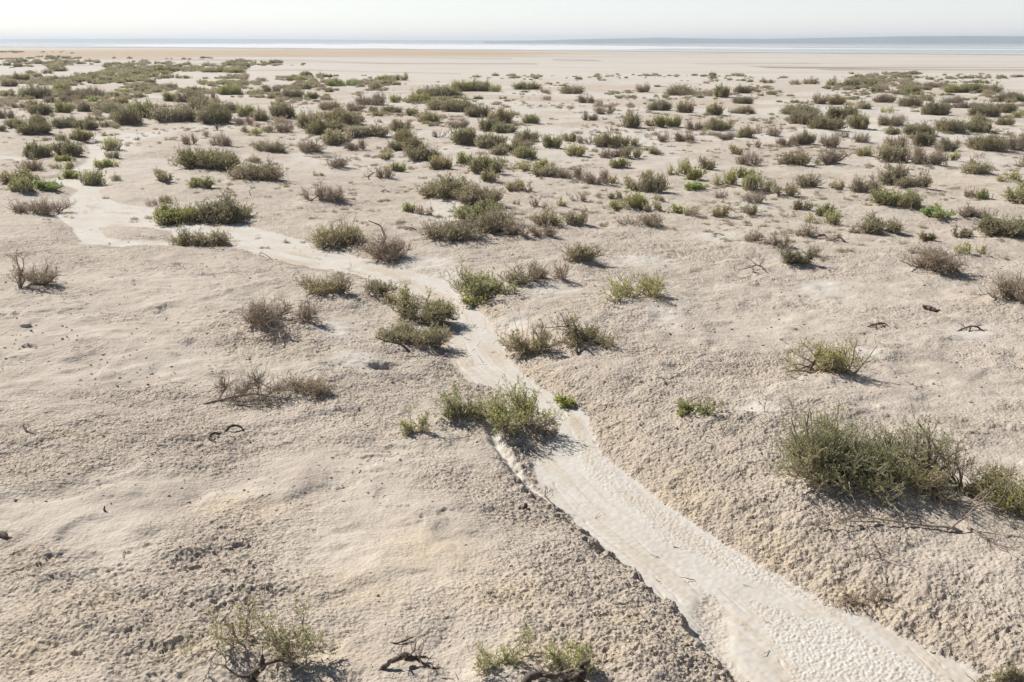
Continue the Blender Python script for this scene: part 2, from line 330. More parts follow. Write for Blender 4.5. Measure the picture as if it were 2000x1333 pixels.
def shrub_geo(seed, rx, ry, h, typ, res=1.0, sparse=1.0, leafmul=1.0, lob=1.0):
    """res: how fine the twigs and leaves are (1 = nearest)"""
    r = np.random.default_rng(seed); sp_ = SPEC[typ]; area = rx * ry
    size = (rx * ry * h) ** (1 / 3)
    npri = int(np.clip(27 * sp_['den'] * sparse * (area / .25) ** .7, 11, 190))
    nst = max(1, int(round(1 + area * 3.2))); ang = r.uniform(0, 2 * math.pi, nst); rad = np.sqrt(r.uniform(0, 1, nst)) * .62
    base = np.stack([np.cos(ang) * rad * rx, np.sin(ang) * rad * ry, np.full(nst, -.03)], 1)
    # lobed envelope: a few domes of different height
    nl = max(3, int((4 + area * 4) / lob)); la = r.uniform(0, 2 * math.pi, nl); lr = np.sqrt(r.uniform(0, 1, nl)) * .80; la[0] = r.normal(0, .3); la[1] = math.pi + r.normal(0, .3); lr[:2] = r.uniform(.55, .78, 2)
    LC = np.stack([np.cos(la) * lr * rx, np.sin(la) * lr * ry], 1); LR = r.uniform(.30, .56, nl) * lob; LH = h * (1 - .35 * lr) * r.uniform(.42, 1.05, nl)
    LH[np.argmax(LH)] = h
    l = r.integers(0, nl, npri); th = r.uniform(0, 2 * math.pi, npri); ph = np.sqrt(r.uniform(0, 1, npri))
    ex = LC[l, 0] + LR[l] * rx * ph * np.cos(th); ey = LC[l, 1] + LR[l] * ry * ph * np.sin(th)
    k = np.sqrt((ex / rx) ** 2 + (ey / ry) ** 2); s = np.where(k > 1, 1 / np.maximum(k, 1e-6), 1); ex *= s; ey *= s
    ez = LH[l] * np.sqrt(np.clip(1 - .75 * ph ** 2, .1, 1)) * r.uniform(.30, .95, npri)
    ez = np.maximum(ez, .08 * h)
    E = np.stack([ex * .96, ey * .96, ez * .88], 1) * r.uniform(.8, 1.05, (npri, 1))
    bi = np.argmin(((E[:, None, :2] - base[None, :, :2]) ** 2).sum(-1) + r.uniform(0, .3 * area, (npri, nst)), 1); Bp = base[bi]
    Ct = Bp * .45 + E * .55; Ct[:, 2] = E[:, 2] * r.uniform(.12, .42, npri)
    t = np.linspace(0, 1, 6)[None, :, None]
    P1 = (1 - t) ** 2 * Bp[:, None] + 2 * t * (1 - t) * Ct[:, None] + t ** 2 * E[:, None]
    P1[:, 1:] += r.normal(0, .045 * size, P1[:, 1:].shape) * np.linspace(.5, 1, 5)[None, :, None]
    r0 = .011 * (size / .5) ** .8 / res ** .3
    V, Q = tubes(P1, r0 * np.linspace(1.25, .38, 6)[None] * r.uniform(.6, 1.3, npri)[:, None], 4); VS, QS = [V], [Q]; nv = len(V)
    n2 = 6 if area < .5 else 8; A, D = along(P1, n2, r, .3, 1.0)
    D = D * .7 + r.normal(0, .75, D.shape); D[:, 2] = D[:, 2] * .6 + .25; D /= np.linalg.norm(D, axis=1, keepdims=True)
    L2 = .30 * size * r.uniform(.5, 1.2, len(A)); P2 = grow(r, A, D, L2, 4, sp_['up'] * .7, .32)
    V, Q = tubes(P2, (.0042 / res ** .55) * np.linspace(1.1, .5, 4)[None] * np.ones((len(A), 1)), 3); VS.append(V); QS.append(Q + nv); nv += len(V)
    n3 = max(2, int(round(4.4 * res ** .5))); A, D = along(P2, n3, r, .25, 1.0)
    D = D * .6 + r.normal(0, .6, D.shape); D[:, 2] += .25; D /= np.linalg.norm(D, axis=1, keepdims=True)
    L3 = np.clip(.17 * size, .05, .16) * r.uniform(.6, 1.25, len(A)); P3 = grow(r, A, D, L3, 3, sp_['up'] * .7, .26)
    V3, Q3 = tubes(P3, (.0024 / res ** .7) * np.linspace(1.1, .6, 3)[None] * np.ones((len(A), 1)), 3)
    nl_ = max(1, int(round(sp_['lf'] * leafmul * res ** .5)))
    A, D = along(P3, nl_, r, .35, 1.0); D = D * .6 + r.normal(0, .6, D.shape); D[:, 2] += .1
    VL, QL = leaves(r, A, D, .027 / res ** .75, (.0125 if typ in 'GLDOY' else .008) / res ** .75)
    # keep above ground
    VS = np.concatenate(VS); QS = np.concatenate(QS)
    tone = np.concatenate([np.full(len(Q3), .1), r.uniform(0, 1, len(QL))]); mi = np.concatenate([np.zeros(len(Q3)), np.ones(len(QL))])
    VF = np.concatenate([V3, VL]); QF = np.concatenate([Q3, QL + len(V3)])
    VF[:, 2] = np.maximum(VF[:, 2], .005 + r.uniform(0, .03, len(VF)))
    return VS, QS, VF, QF, mi, tone
# ------------------------------------------------------------------ shrubs: x0 x1 ytop ybase type | label | short name used by its neighbours' labels
NEAR = """
1508 1855 785 1005 G|largest shrub, open leafy green crown above tangled twigs at right|the largest shrub
1765 1950 868 1030 O|low tangled olive and brown twigs joining the largest shrub to the right edge bush|the low twig tangle
1590 1810 880 1015 G|low leafy skirt of branches growing out in front of the largest shrub|
1912 2070 862 1040 G|dense green bush cut by the right edge beside the largest shrub|the right edge green bush
928 1092 748 862 G|bright-tipped green shrub on the bank above the bend of the wash|the bend shrub
856 955 758 840 G|low green shrub touching the left side of the bend shrub|
760 886 566 638 D|rounded dark olive shrub on the bank with a blue shadow on the wash|the dark bank shrub
583 693 515 588 O|beige-olive shrub with a dark trunk at the left rim of the wash|the trunked rim shrub
692 775 540 588 O|low olive shrub between the trunked rim shrub and the dark bank shrub|
752 808 548 602 Y|small yellow-olive shrub leaning over the dark bank shrub from behind|
475 628 580 655 B|dry brown shrub over a spray of bleached bare branches|the bleached branch shrub
735 882 642 692 O|flat sprawling shrub with a bare crooked branch reaching left|the sprawling bank shrub
975 1082 625 702 O|low olive-brown shrub with thin upright dead stalks right of the wash|the stalk shrub
1082 1195 618 692 O|wind-bent shrub with dark forked trunk and arching bare branch|the arching branch shrub
884 1000 500 592 G|tall olive-green shrub at the right rim of the wash|the rim shrub
905 958 560 606 Y|small pale green bush at the very lip of the wash|
975 1050 498 568 O|middle part olive shrub of the row leading right from the rim shrub|
1035 1112 505 560 B|brownish thin shrub at the right of the rim shrub row|
1085 1178 475 522 O|olive-green cushion shrub above the row right of the wash|the cushion shrub
606 722 418 492 O|broad olive shrub leaning left beyond the wash|the left-leaning shrub
700 800 412 517 B|arching brown shrub with a dark curved stem beside the left-leaning shrub|the arching brown shrub
1170 1318 538 602 Y|open yellow-green shrub with low dark stems alone on bare crust|the lone yellow-green shrub
1518 1692 656 752 Y|open see-through yellow-green shrub with dark trunk and long shadow|the see-through shrub
1316 1398 763 822 G|small fresh green shrub between the wash and the largest shrub|the fresh green shrub
776 846 795 857 Y|small fan-shaped yellow-green shrub left of the bend shrub|
1080 1132 764 798 G|tiny green bush sitting in the wash just right of the bend shrub|
530 655 738 790 B|thin see-through brown shrub beside the fallen brush on the left|the thin brown shrub
25 124 493 574 B|round dry reddish-brown bush near the left edge|the round dry bush
375 628 1192 1345 Y|open yellow-green shrub with twisted trunk at the bottom left edge|the bottom left shrub
1055 1162 1213 1340 Y|taller yellow-green shrub with thick dark limbs at the bottom edge|the bottom middle shrub
925 1065 1262 1350 Y|low sparse shrub left of the taller one at the bottom edge|
1636 1730 1150 1200 B|thin half-buried shrub on the right bank of the wash|
1905 2010 1308 1350 O|tips of a green bush at the bottom right corner|
1915 2060 510 605 B|dense brown twiggy bush cut by the right edge with green top|the right edge brown bush
1743 1875 488 552 B|wide brown thicket of thin twigs left of the right edge brown bush|the wide brown thicket
1524 1594 482 528 D|dense yellowish olive cushion with a blue shadow to its right|the dense cushion
1568 1606 466 506 B|brown bush standing just behind the dense cushion|
1484 1522 418 486 B|upright reddish-brown pointed bush|the pointed bush
1450 1495 440 478 B|reddish twiggy bush against the left of the pointed bush|
1512 1545 445 485 B|low brown bush against the right of the pointed bush|
305 402 388 442 G|green left half of the big dense clump above the wash|
378 494 371 440 D|dark right half of the big dense clump above the wash|the big dense clump
340 452 437 484 O|rounded olive shrub standing in the wash below the big dense clump|
344 472 288 337 D|broad dark olive mound upstream of the big dense clump|the broad dark mound
442 560 319 362 O|grey-olive shrub right of the broad dark mound with a shadow|
363 416 346 373 G|small green shrub between the broad dark mound and the big dense clump|
825 922 338 395 D|dense dark brown-olive shrub left in the central thicket|the central thicket shrub
895 985 358 410 O|olive shrub right of the central thicket shrub|
888 992 398 445 G|rounded green shrub in front of the central thicket shrub|
826 945 428 483 O|wide olive shrub at the front left of the central row|the front row shrub
900 1010 398 468 O|tall olive shrub in the middle of the central row|
982 1040 425 472 B|brown-olive shrub right of middle in the central row|
1030 1088 428 470 B|brown end shrub at the right of the central row|
1040 1098 398 447 O|olive shrub with bare twigs behind it above the central row's right end|
1100 1150 398 445 O|rounded olive shrub with dark stems right of the central row|
26 132 382 422 P|dry leaning bush with dark trunk at the left bend of the upper wash|the leaning dry bush
67 132 357 379 L|low bright green bush beside the upper wash|the low bright bush
588 677 360 404 P|bare pink-grey bush standing alone on pale crust|the bare pink bush
627 682 297 332 P|small bare brown bush beyond the bare pink bush|
1797 1853 404 433 L|small vivid green bush on the right|the vivid green bush
1334 1378 353 376 L|small vivid green bush behind the middle on the right of the centre|the second vivid bush
1202 1292 418 450 P|dry pinkish shrub with a dark arched branch|the dry arched shrub
1700 1792 370 413 G|yellow-green shrub with spreading base left of the vivid green bush|
1868 1936 402 433 B|round brown twiggy bush right of the vivid green bush|
1670 1757 426 463 O|open olive shrub with pale twigs below the vivid green bush|
1918 2040 433 477 D|long dark olive hedge-like shrub at the right edge|the long edge shrub
1950 2050 353 407 G|dense green shrub at the right edge above the long edge shrub|
1750 1815 333 374 O|tapering olive shrub end of the tall right clump|
1714 1782 308 367 O|tallest olive shrub of the tall right clump|the tall right clump
1603 1658 280 326 B|upright grey-brown bush with pointed top|the upright grey bush
1505 1556 338 388 O|tall olive shrub with bare feet left of its twin|the bare-footed shrub
1550 1603 328 370 O|rounded olive shrub right of the bare-footed shrub|
760 832 266 302 D|dark olive shrub on top of the long central belt|the belt top shrub
790 858 283 320 D|dark shrub at the right of the belt top shrub|
582 636 266 303 B|rounded beige-brown bush at the near end of the belt|the beige belt bush
597 676 238 270 D|dark green shrub behind the beige belt bush|
245 312 186 232 G|tallest bright green thicket of the far left belt|the tall green thicket
222 280 210 247 D|dark green mound in front of the tall green thicket|
300 392 203 244 O|wide brown-olive shrub right of the tall green thicket|
36 105 242 267 D|low dark mound at the far left beside the upper wash|the low dark mound
862 932 193 220 D|dark shrub at the bend of the far central belt|the belt bend shrub
1214 1257 219 253 O|upright olive shrub on open sand beyond the centre|the open sand shrub
1395 1426 162 191 D|tall dark far shrub standing above its neighbours|the tall far shrub
1825 1886 235 264 D|dark olive shrub with a flat shadow on white silt|the white silt shrub
1885 1934 238 263 D|dark shrub right of the white silt shrub|
1655 1696 224 255 D|dark rounded shrub right end of the far right clump|the far right clump
345 350 0 0 X
"""
NEAR = [l for l in NEAR.strip().split('\n') if not l.endswith('X')]
MID = """
940 982 333 358 O;920 984 304 344 D;886 923 294 323 G;838 886 307 334 O;760 810 254 280 O;735 763 291 315 O;757 792 316 338 G;732 773 324 353 B;675 716 276 296 B;630 690 251 287 O
780 811 391 417 G;810 850 395 425 P;495 568 276 302 O;675 760 247 274 O;875 932 254 286 D;925 987 262 293 D;975 1012 274 301 D;845 876 249 271 P;762 803 231 259 O;930 977 234 259 D;965 1012 240 263 D
957 997 286 305 O;990 1026 322 378 O;955 983 360 396 O;1003 1051 254 279 O;1000 1048 271 294 B;1004 1054 287 313 G;1060 1099 256 292 G;1093 1127 257 279 O;1097 1149 282 309 Y;1122 1156 267 284 B;1157 1211 259 291 O
1210 1246 269 291 O;1170 1220 288 312 B;1212 1252 286 313 O;1192 1231 307 331 G;1268 1294 276 304 O;1255 1274 247 272 P;1283 1311 259 279 B;1317 1356 257 280 B;1007 1068 312 339 Y;995 1038 359 379 B;1035 1093 321 349 O
1085 1141 327 353 B;1140 1192 333 363 B;1188 1216 326 362 Y;1190 1216 358 392 O;1215 1252 344 376 O;1245 1304 344 381 O;1253 1279 324 351 G;1300 1351 300 346 Y;1360 1399 302 334 O;1335 1379 329 356 G;1390 1441 329 366 Y
1432 1471 320 351 G;1450 1506 344 379 G;1422 1451 284 304 O;1435 1488 296 326 P;1458 1489 267 291 P;1395 1436 259 276 B;1435 1471 244 272 O;1378 1434 231 258 O;1338 1371 237 257 B;1460 1491 246 264 B;1262 1299 229 250 G
1296 1329 229 250 G;1017 1053 224 244 G;1192 1263 384 416 G;1258 1293 396 418 O;1292 1336 401 423 Y;1333 1369 404 426 B;1270 1298 379 396 O;1162 1192 374 391 P;1388 1423 369 389 P;1440 1476 392 423 O;1440 1499 374 401 P
1388 1429 404 428 O;1430 1447 370 384 Y;1030 1069 379 411 P;1085 1111 379 406 Y;1108 1144 374 396 P;1000 1019 384 403 O;1518 1556 269 288 B;1552 1598 259 286 O;1595 1641 261 291 B;1518 1584 301 327 O;1586 1608 312 326 O
1578 1651 231 258 D;1630 1661 249 272 P;1665 1703 261 281 P;1710 1771 227 249 O;1728 1763 249 266 O;1760 1823 244 267 D;1722 1773 266 291 B;1783 1831 261 289 D;1828 1874 267 299 O;1667 1709 289 309 Y;1712 1776 284 321 O
1778 1841 287 326 B;1843 1881 296 318 Y;1660 1723 344 381 B;1878 1943 314 344 O;1890 1964 264 298 D;1957 2012 249 296 B;1943 1981 231 247 O;1613 1646 349 373 O;1585 1606 359 384 P;1905 1939 369 394 G;1875 1911 361 389 P
1942 1992 339 359 Y;1985 2022 304 329 B;1550 1591 389 416 O;1592 1644 401 426 G;1900 1923 297 311 P;1495 1528 242 268 P;1303 1321 440 453 P;1550 1601 424 466 B;1570 1641 414 444 Y;1608 1651 444 476 P;1645 1679 439 461 P
1788 1831 447 475 O;1860 1906 444 471 O;1865 1926 471 505 Y;1765 1851 481 506 P;1108 1140 412 440 P;464 487 246 259 O;490 519 252 267 G;352 389 253 285 P;411 454 254 288 P;385 412 253 269 P;478 512 307 321 O;300 338 334 358 O
282 311 386 404 B;310 339 377 399 B;50 103 279 311 D;102 166 276 308 D;110 146 302 318 G;134 184 252 277 D;106 135 261 278 O;196 244 267 297 Y;198 231 293 311 O;187 228 307 329 G;118 161 329 351 G;155 207 331 363 G
215 241 339 355 O;35 96 310 337 B;95 142 316 334 Y;0 79 334 367 O;8 69 349 382 G;441 451 502 516 P;262 276 262 274 O;37 106 164 193 D;5 31 175 189 O;102 139 159 179 G;125 206 162 194 B;88 141 181 201 B
47 76 192 206 O;55 104 201 226 D;107 146 197 221 G;145 179 192 219 O;182 241 199 221 D;175 206 214 228 B;222 251 187 206 O;385 461 214 246 D;410 463 196 221 O;460 501 199 231 G;455 498 229 248 P;320 351 177 199 G
340 401 167 201 O;390 426 174 201 B;425 476 164 186 G;362 426 186 216 O;-10 29 196 233 B;12 53 231 253 D;50 93 224 246 O;-8 14 243 258 D;100 161 232 253 D;145 196 234 256 D;193 219 234 251 O;217 236 240 253 O
492 531 199 239 O;525 578 204 234 D;580 631 209 253 O;628 713 216 246 D;512 538 244 261 O;540 579 237 261 P;622 673 194 217 O;677 719 199 218 B;720 744 209 222 D;747 786 209 223 D;787 826 214 228 D;817 866 219 241 O
693 756 179 206 B;597 621 180 194 D;620 651 182 196 B;552 593 161 193 O;512 548 165 181 B;585 611 162 175 D;760 791 184 201 G;795 846 179 203 G;825 904 169 191 D;832 891 189 216 O;905 958 209 231 D;950 1001 212 243 O;872 916 236 253 B
877 926 157 179 G;910 961 154 179 G;955 981 167 180 G;720 749 159 177 O;640 701 154 169 L;680 701 149 166 G;735 761 146 158 G;765 801 144 158 O;1000 1061 159 176 G;1048 1076 171 183 B;1090 1139 164 184 O;1128 1161 183 202 B
1160 1181 187 205 B;1240 1269 159 181 B;1295 1366 164 187 O;1365 1401 174 189 B;1432 1469 167 183 D;1430 1472 186 203 D;1265 1313 194 217 D;1320 1356 194 221 O;1375 1411 199 226 O;1420 1479 204 223 O;1160 1206 207 226 P;1137 1166 219 238 B
1222 1241 199 209 O;1105 1123 204 213 B;1055 1083 187 197 B;1525 1601 202 225 D;1540 1601 214 246 O;1499 1513 219 236 G;1613 1661 211 236 D;1645 1681 204 226 O;1587 1623 181 204 B;1618 1651 182 206 O;1672 1706 196 214 O;1705 1749 179 201 B
1755 1801 186 209 D;1790 1821 182 198 O;1800 1856 196 226 D;1715 1746 206 221 Y;1750 1771 217 236 P;1890 1951 204 229 D;1940 1986 199 221 D;1975 2003 217 231 G;1895 1931 224 243 O;1840 1881 184 202 B;1940 2003 179 199 D;1840 1891 164 182 G
1880 1956 162 183 G;1855 1925 195 212 B;1760 1800 166 181 O;1680 1715 155 170 D;1800 1850 158 172 O;1645 1680 155 170 D;1605 1638 153 168 O;1565 1605 152 165 O;1540 1570 155 166 B;400 450 130 142 G;300 345 125 142 G;265 300 131 142 O
90 137 130 140 D;345 400 129 138 O;430 470 133 143 G;340 372 146 154 O;455 478 135 143 D;226 262 152 162 G;170 200 145 158 D;190 225 148 160 O;20 60 143 158 D;0 34 152 170 O;60 84 140 152 O;250 290 160 172 B
"""
FARB = [(300,2000,215,330,300,8,24),(560,1560,290,430,170,8,24),(1500,2000,300,470,80,8,24),
 (480,1020,200,345,120,14,40),(1020,1520,205,340,60,12,34),(1500,2000,200,340,70,14,38),(1200,2000,330,440,34,12,32),(1000,1700,148,205,220,6,22),(1500,2000,150,200,150,7,26),(0,2000,200,300,300,5,14),(0,330,200,300,36,12,32),(540,1000,148,205,240,7,28),
 (0,2000,200,260,230,7,22),(0,2000,250,330,230,6,20),(0,2000,330,480,150,6,20),(420,1500,250,470,160,6,22),(1300,2000,250,520,110,6,22),(600,1300,205,260,70,8,24),
   # x0 x1 y0 y1 count  width(px) lo hi : belts of small far shrubs
 (0,480,136,158,420,9,30),(0,560,120,140,130,8,26),(0,520,156,185,420,10,34),(0,560,185,215,230,12,38),(150,560,205,245,60,20,50),(0,90,119,124,14,10,28),(60,350,119,128,44,10,30),(0,330,130,139,45,12,34),(340,480,120,130,26,12,34),(470,600,121,137,14,8,20),
 (480,620,160,200,36,14,34),(540,860,148,175,70,12,36),(600,900,175,205,60,12,34),(860,1060,148,158,26,8,24),(1060,1500,146,160,46,7,20),(1500,1800,143,158,60,8,26),(1800,2000,145,160,26,8,24),
 (1500,1760,158,176,60,12,34),(1700,2000,160,186,66,14,40),(1180,1500,166,190,50,8,24),(1180,1420,190,212,44,8,26),(1500,1760,178,205,30,10,26),(1780,2000,186,240,40,12,34),
 (300,720,212,250,60,14,40),(700,1000,225,275,40,14,36),(1340,1560,225,290,34,10,30),(1560,2000,240,330,40,10,30),(1030,1500,280,420,70,10,30),(1500,2000,330,470,30,8,24),(0,300,215,330,20,10,30),(730,1010,270,345,40,12,36),
 (0,40,101,104,6,10,26),(56,145,101,105,6,8,14),(40,270,111,115,16,10,24),(0,140,115,117,8,14,30),(250,420,113,117,9,8,16)]
# ------------------------------------------------------------------ parse, place and label the shrubs
SH = []
for l in NEAR:
    a = l.split('|'); x0, x1, yt, yb, t = a[0].split(); SH.append(dict(x0=float(x0), x1=float(x1), yt=float(yt), yb=float(yb), t=t, label=a[1], short=a[2], near=True))
for l in MID.replace('\n', ';').split(';'):
    if l.strip():
        x0, x1, yt, yb, t = l.split(); SH.append(dict(x0=float(x0), x1=float(x1), yt=float(yt), yb=float(yb), t=t, label=None, short='', near=False))
for s in SH:
    s['px'] = (s['x0'] + s['x1']) / 2; s['w'] = s['x1'] - s['x0']; s['area'] = s['w'] * (s['yb'] - s['yt'])
SH.sort(key=lambda s: (not s['near'], -s['area']))
def size_shrub(s):
    """box in the photograph -> centre, radii and height in metres"""
    x, y, z = hitpix(s['px'], s['yb']); dep = y * cp + (CZ - z) * sp; ppm = F / dep; al = math.atan2(CZ - z, y)
    rx = s['w'] / 2 / ppm; him = (s['yb'] - s['yt']) / ppm
    ry = min(rx * (.8 if s['near'] else .72), him / math.sin(al) / 2.5)
    h = 1.30 * (him - .75 * ry * math.sin(al)) / math.cos(al); wide = 1.2
    h = float(np.clip(h, .45 * rx, (2.1 if s['near'] else 1.6) * rx)); h = min(h, 1.8)
    rx *= wide; ry *= wide; yc = y + ry * .72; xc = x * yc / y
    s.update(x=xc, y=yc, rx=rx, ry=ry, h=h, dist=math.hypot(xc, yc))
for s in SH: size_shrub(s)
for s in SH:
    if s['dist'] < 90: SHR_MOUNDS.append((s['x'], s['y'], max(s['rx'], s['ry']) * .95, min(.22, (.10 if s['near'] else .07) * s['rx'] + .03) if s['label'] != 'x' else 0))
ms = np.array([(s['x'], s['y']) for s in SH]); zz = Hmac(ms[:, 0], ms[:, 1])
for s, z in zip(SH, zz): s['z'] = float(z)
LOOK = {'G': 'leafy green', 'L': 'vivid green', 'D': 'dense dark olive', 'O': 'grey-olive', 'Y': 'sparse yellow-green', 'B': 'brown twiggy', 'P': 'bare pinkish dry'}
ANCH = [s for s in SH if s['short']]
def sizeword(s):
    return 'tiny' if s['w'] < 24 else 'small' if s['w'] < 38 else 'mid-sized' if s['w'] < 58 else 'broad'
def rel(s, a):
    dx = s['px'] - a['px']; dy = (s['yb'] - a['yb']) * 2.2
    v = 'in front of' if dy > 0 else 'behind'; h = 'right of' if dx > 0 else 'left of'
    far = 'far ' if math.hypot(dx, dy) > 260 else 'well ' if math.hypot(dx, dy) > 140 else ''
    if abs(dx) > 2 * abs(dy): return far + h
    if abs(dy) > 2 * abs(dx): return far + v
    return far + ('in front and ' if dy > 0 else 'behind and ') + h
IND, STUFF = SH[:300], SH[300:]
used = {s['label'] for s in IND if s['label']}
for s in IND:
    if s['label']: continue
    A = sorted(ANCH, key=lambda a: math.hypot(s['px'] - a['px'], (s['yb'] - a['yb']) * 2.2))
    for a in A[:5]:
        lb = f"{sizeword(s)} {LOOK[s['t']]} shrub {rel(s, a)} {a['short']}"
        if lb not in used: break
    s['label'] = lb; used.add(lb)
cnt = {}
for s in IND: cnt.setdefault(s['label'], []).append(s)
ORD = {2: ['left', 'right'], 3: ['leftmost', 'middle', 'rightmost']}
for lb, L in cnt.items():
    if len(L) > 1:
        L.sort(key=lambda s: s['px'])
        for s, o in zip(L, ORD.get(len(L), [f'{q} from left' for q in ('first', 'second', 'third', 'fourth', 'fifth', 'sixth')])): s['label'] = o + ' ' + lb
# ------------------------------------------------------------------ the ground: one sheet, fine in front of the camera, coarse elsewhere
th_f = np.arange(R(-33), R(33), .00105); th = np.concatenate([np.linspace(-math.pi, R(-33), 60)[:-1], th_f, np.linspace(R(33), math.pi, 60)[:-1]])
rr = [1e-3, 1.5, 3, 4.5, 5.5, 6.3]
while rr[-1] < 11.8: rr.append(rr[-1] * 1.0014)
while rr[-1] < 28: rr.append(rr[-1] * 1.0018)
while rr[-1] < 60: rr.append(rr[-1] * 1.0030)
while rr[-1] < 300: rr.append(rr[-1] * 1.009)
while rr[-1] < 3500: rr.append(rr[-1] * 1.012)
while rr[-1] < 40000: rr.append(rr[-1] * 1.3)
rr = np.array(rr); nr, nth = len(rr), len(th)
X = (rr[:, None] * np.sin(th)[None]).ravel(); Y = (rr[:, None] * np.cos(th)[None]).ravel(); RR = np.repeat(rr, nth)
print('ground verts', len(X))
vis = (np.abs(np.arctan2(X, Y)) < R(34)) & (RR > 6)
Z = np.zeros(len(X)); A_ = {k: np.zeros(len(X), np.float32) for k in ('silt', 'rough', 'ochre', 'streak', 'tan', 'wet')}
near = vis & (RR < 450)
x, y, r = X[near], Y[near], RR[near]
z, a, b, c, u, land = Hmac(x, y, True)
inw = ss(.045, -.03, a); inw = np.maximum(inw, ss(.06, -.03, b)); inw = np.maximum(inw, ss(.25, .02, u))
rill = ss(.02, -.06, c)
sb = blobs(x, y, SILT_BLOBS); sn = fbm(x / 1.6, y / 1.1, 61, 4)
farsilt = ss(.05, .35, fbm(x / 9, y / 6, 63, 4) + .12) * ss(28, 75, r) * .75
silt = np.maximum(inw * (1 - rill * .55), np.clip(ss(.15, .95, sb + .45 * sn) * .7, 0, 1)); silt = np.maximum(silt, farsilt)
beach = ss(125, 190, r) * (.5 + .5 * ss(-.3, .2, fbm(x / 60, y / 14, 67, 3))); silt = np.maximum(silt, beach * .75)
rough = np.clip(.50 + .55 * fbm(x / 1.5, y / 1.2, 71, 3) + .75 * blobs(x, y, ROUGH_BLOBS) - .75 * blobs(x, y, SMOOTH_BLOBS), .04, 1.1) * (1 - inw * (1 - rill)) * (1 - .6 * silt)
edge = np.exp(-((a - .22) / .22) ** 2) * (r < 32); rough = np.clip(rough + .55 * edge * (a > 0), 0, 1.25)
t, s_ = polyline_st(x, y, FLOWC)
st = fbm(t * 3.2 + .25 * np.sin(s_ * .9), s_ * .28, 81, 4); st2 = fbm(t * 11, s_ * .5, 83, 3)
streak = np.clip(ss(.0, .45, st + .5 * fbm(x / .35, y / .35, 85, 3)) * .75 * ss(-.35, .3, fbm(x / 1.4, y / 1.4, 86, 2)) + ss(.15, .5, st2) * .4, 0, 1) * inw * (r < 70)
# drying-mud dimples in two strips of the wash
D1 = poly([(1120, 850), (1160, 860), (1200, 915), (1300, 1000), (1400, 1062), (1560, 1150), (1640, 1205), (1560, 1165), (1400, 1110), (1300, 1060), (1220, 990), (1150, 930), (1118, 890)])
D2 = poly([(1440, 1165), (1500, 1178), (1620, 1215), (1760, 1275), (1880, 1345), (1900, 1400), (1560, 1400), (1530, 1300), (1490, 1225)])
D3 = poly([(1010, 905), (1043, 915), (1060, 960), (1085, 995), (1060, 985), (1030, 945)])
dmp = np.zeros(len(x)); mm = (r < 26)
xm, ym = x[mm], y[mm]; wv = .10 * fbm(xm / .4, ym / .4, 91, 2)
dmp[mm] = np.maximum(np.maximum(ss(.06, -.10, sdpoly(xm, ym, D1) + wv), ss(.06, -.10, sdpoly(xm, ym, D2) + wv)), ss(.05, -.05, sdpoly(xm, ym, D3) + wv))
# clods: two sizes of small domes, then lumps
mf = 1 - ss(30, 58, r); mm = r < 58; xm, ym, rm = x[mm], y[mm], rough[mm]
wx = xm + .02 * vn(xm / .07, ym / .07, 101); wy = ym + .02 * vn(xm / .07, ym / .07, 103)
f1, i1 = worley(wx / .038, wy / .030, 105); f2, i2 = worley(wx / .024, wy / .020, 107)
d1 = np.clip(1 - (f1 * 1.15) ** 1.5, 0, 1) * (.15 + .85 * i1 ** 2); d2 = np.clip(1 - f2 ** 2, 0, 1) * (.3 + .7 * i2)
f3, i3 = worley(wx / .085, wy / .065, 109); d3 = np.clip(1 - (f3 * 1.35) ** 2, 0, 1) * (i3 > .88) * i3
big = .014 * d3 * ss(.6, 1.1, rm)
pit = np.clip(1 - (f3 * 1.9) ** 2, 0, 1) * (i3 < .05)
pore = np.clip(1 - (f1 * 1.35) ** 2, 0, 1) * (i1 < .24)
micro = (.023 * d1 * ss(.05, .95, rm) - .017 * pore * ss(.25, .9, rm) + .010 * d2 * (.35 + rm) + big - .012 * pit * ss(.5, 1., rm) + .020 * fbm(xm / .28, ym / .2, 111, 3) * (.4 + rm)) * (1 - inw[mm] * (1 - rill[mm]))
micro = micro + .0035 * vn(xm / .05, ym / .05, 113) * inw[mm]
fd, idd = worley(wx / .036, wy / .030, 115)
micro = micro + dmp[mm] * (.019 * np.clip(1 - (fd * 1.35) ** 2, 0, 1) * (.5 + .5 * idd))
# thin flow lines in the silt
micro = micro - .012 * np.exp(-(np.abs(st[mm] - .06) / .018) ** 2) * inw[mm] * (r[mm] < 40) * (1 - dmp[mm])
micro = micro + .012 * d1 * ss(.35, .8, streak[mm]) * (1 - dmp[mm])
z[mm] += micro * mf[mm]
f4, i4 = worley(x / .15, y / .11, 119)
z += .026 * np.clip(1 - (f4 * 1.2) ** 2, 0, 1) * i4 ** 2 * land * ss(14, 26, r) * (1 - ss(80, 120, r)) * (.3 + rough)
z += .034 * fbm(x / .55, y / .42, 117, 3) * land * (1 - ss(70, 120, r)) * (.4 + rough)
Z[near] = z
A_['silt'][near] = np.clip(silt, 0, 1); A_['rough'][near] = np.clip(rough, 0, 1) * (1 - .5 * ss(30, 90, r)); A_['streak'][near] = np.clip(streak, 0, 1)
A_['ochre'][near] = np.clip(blobs(x, y, OCHRE) * .9 + .35 * ss(.25, .6, fbm(x / 2.2, y / 1.6, 121, 3)) + .5 * np.exp(-((a - .3) / .3) ** 2) * (r < 24) * (x > np.interp(y, FLOWC[:, 1], FLOWC[:, 0])), 0, 1) * (1 - inw)
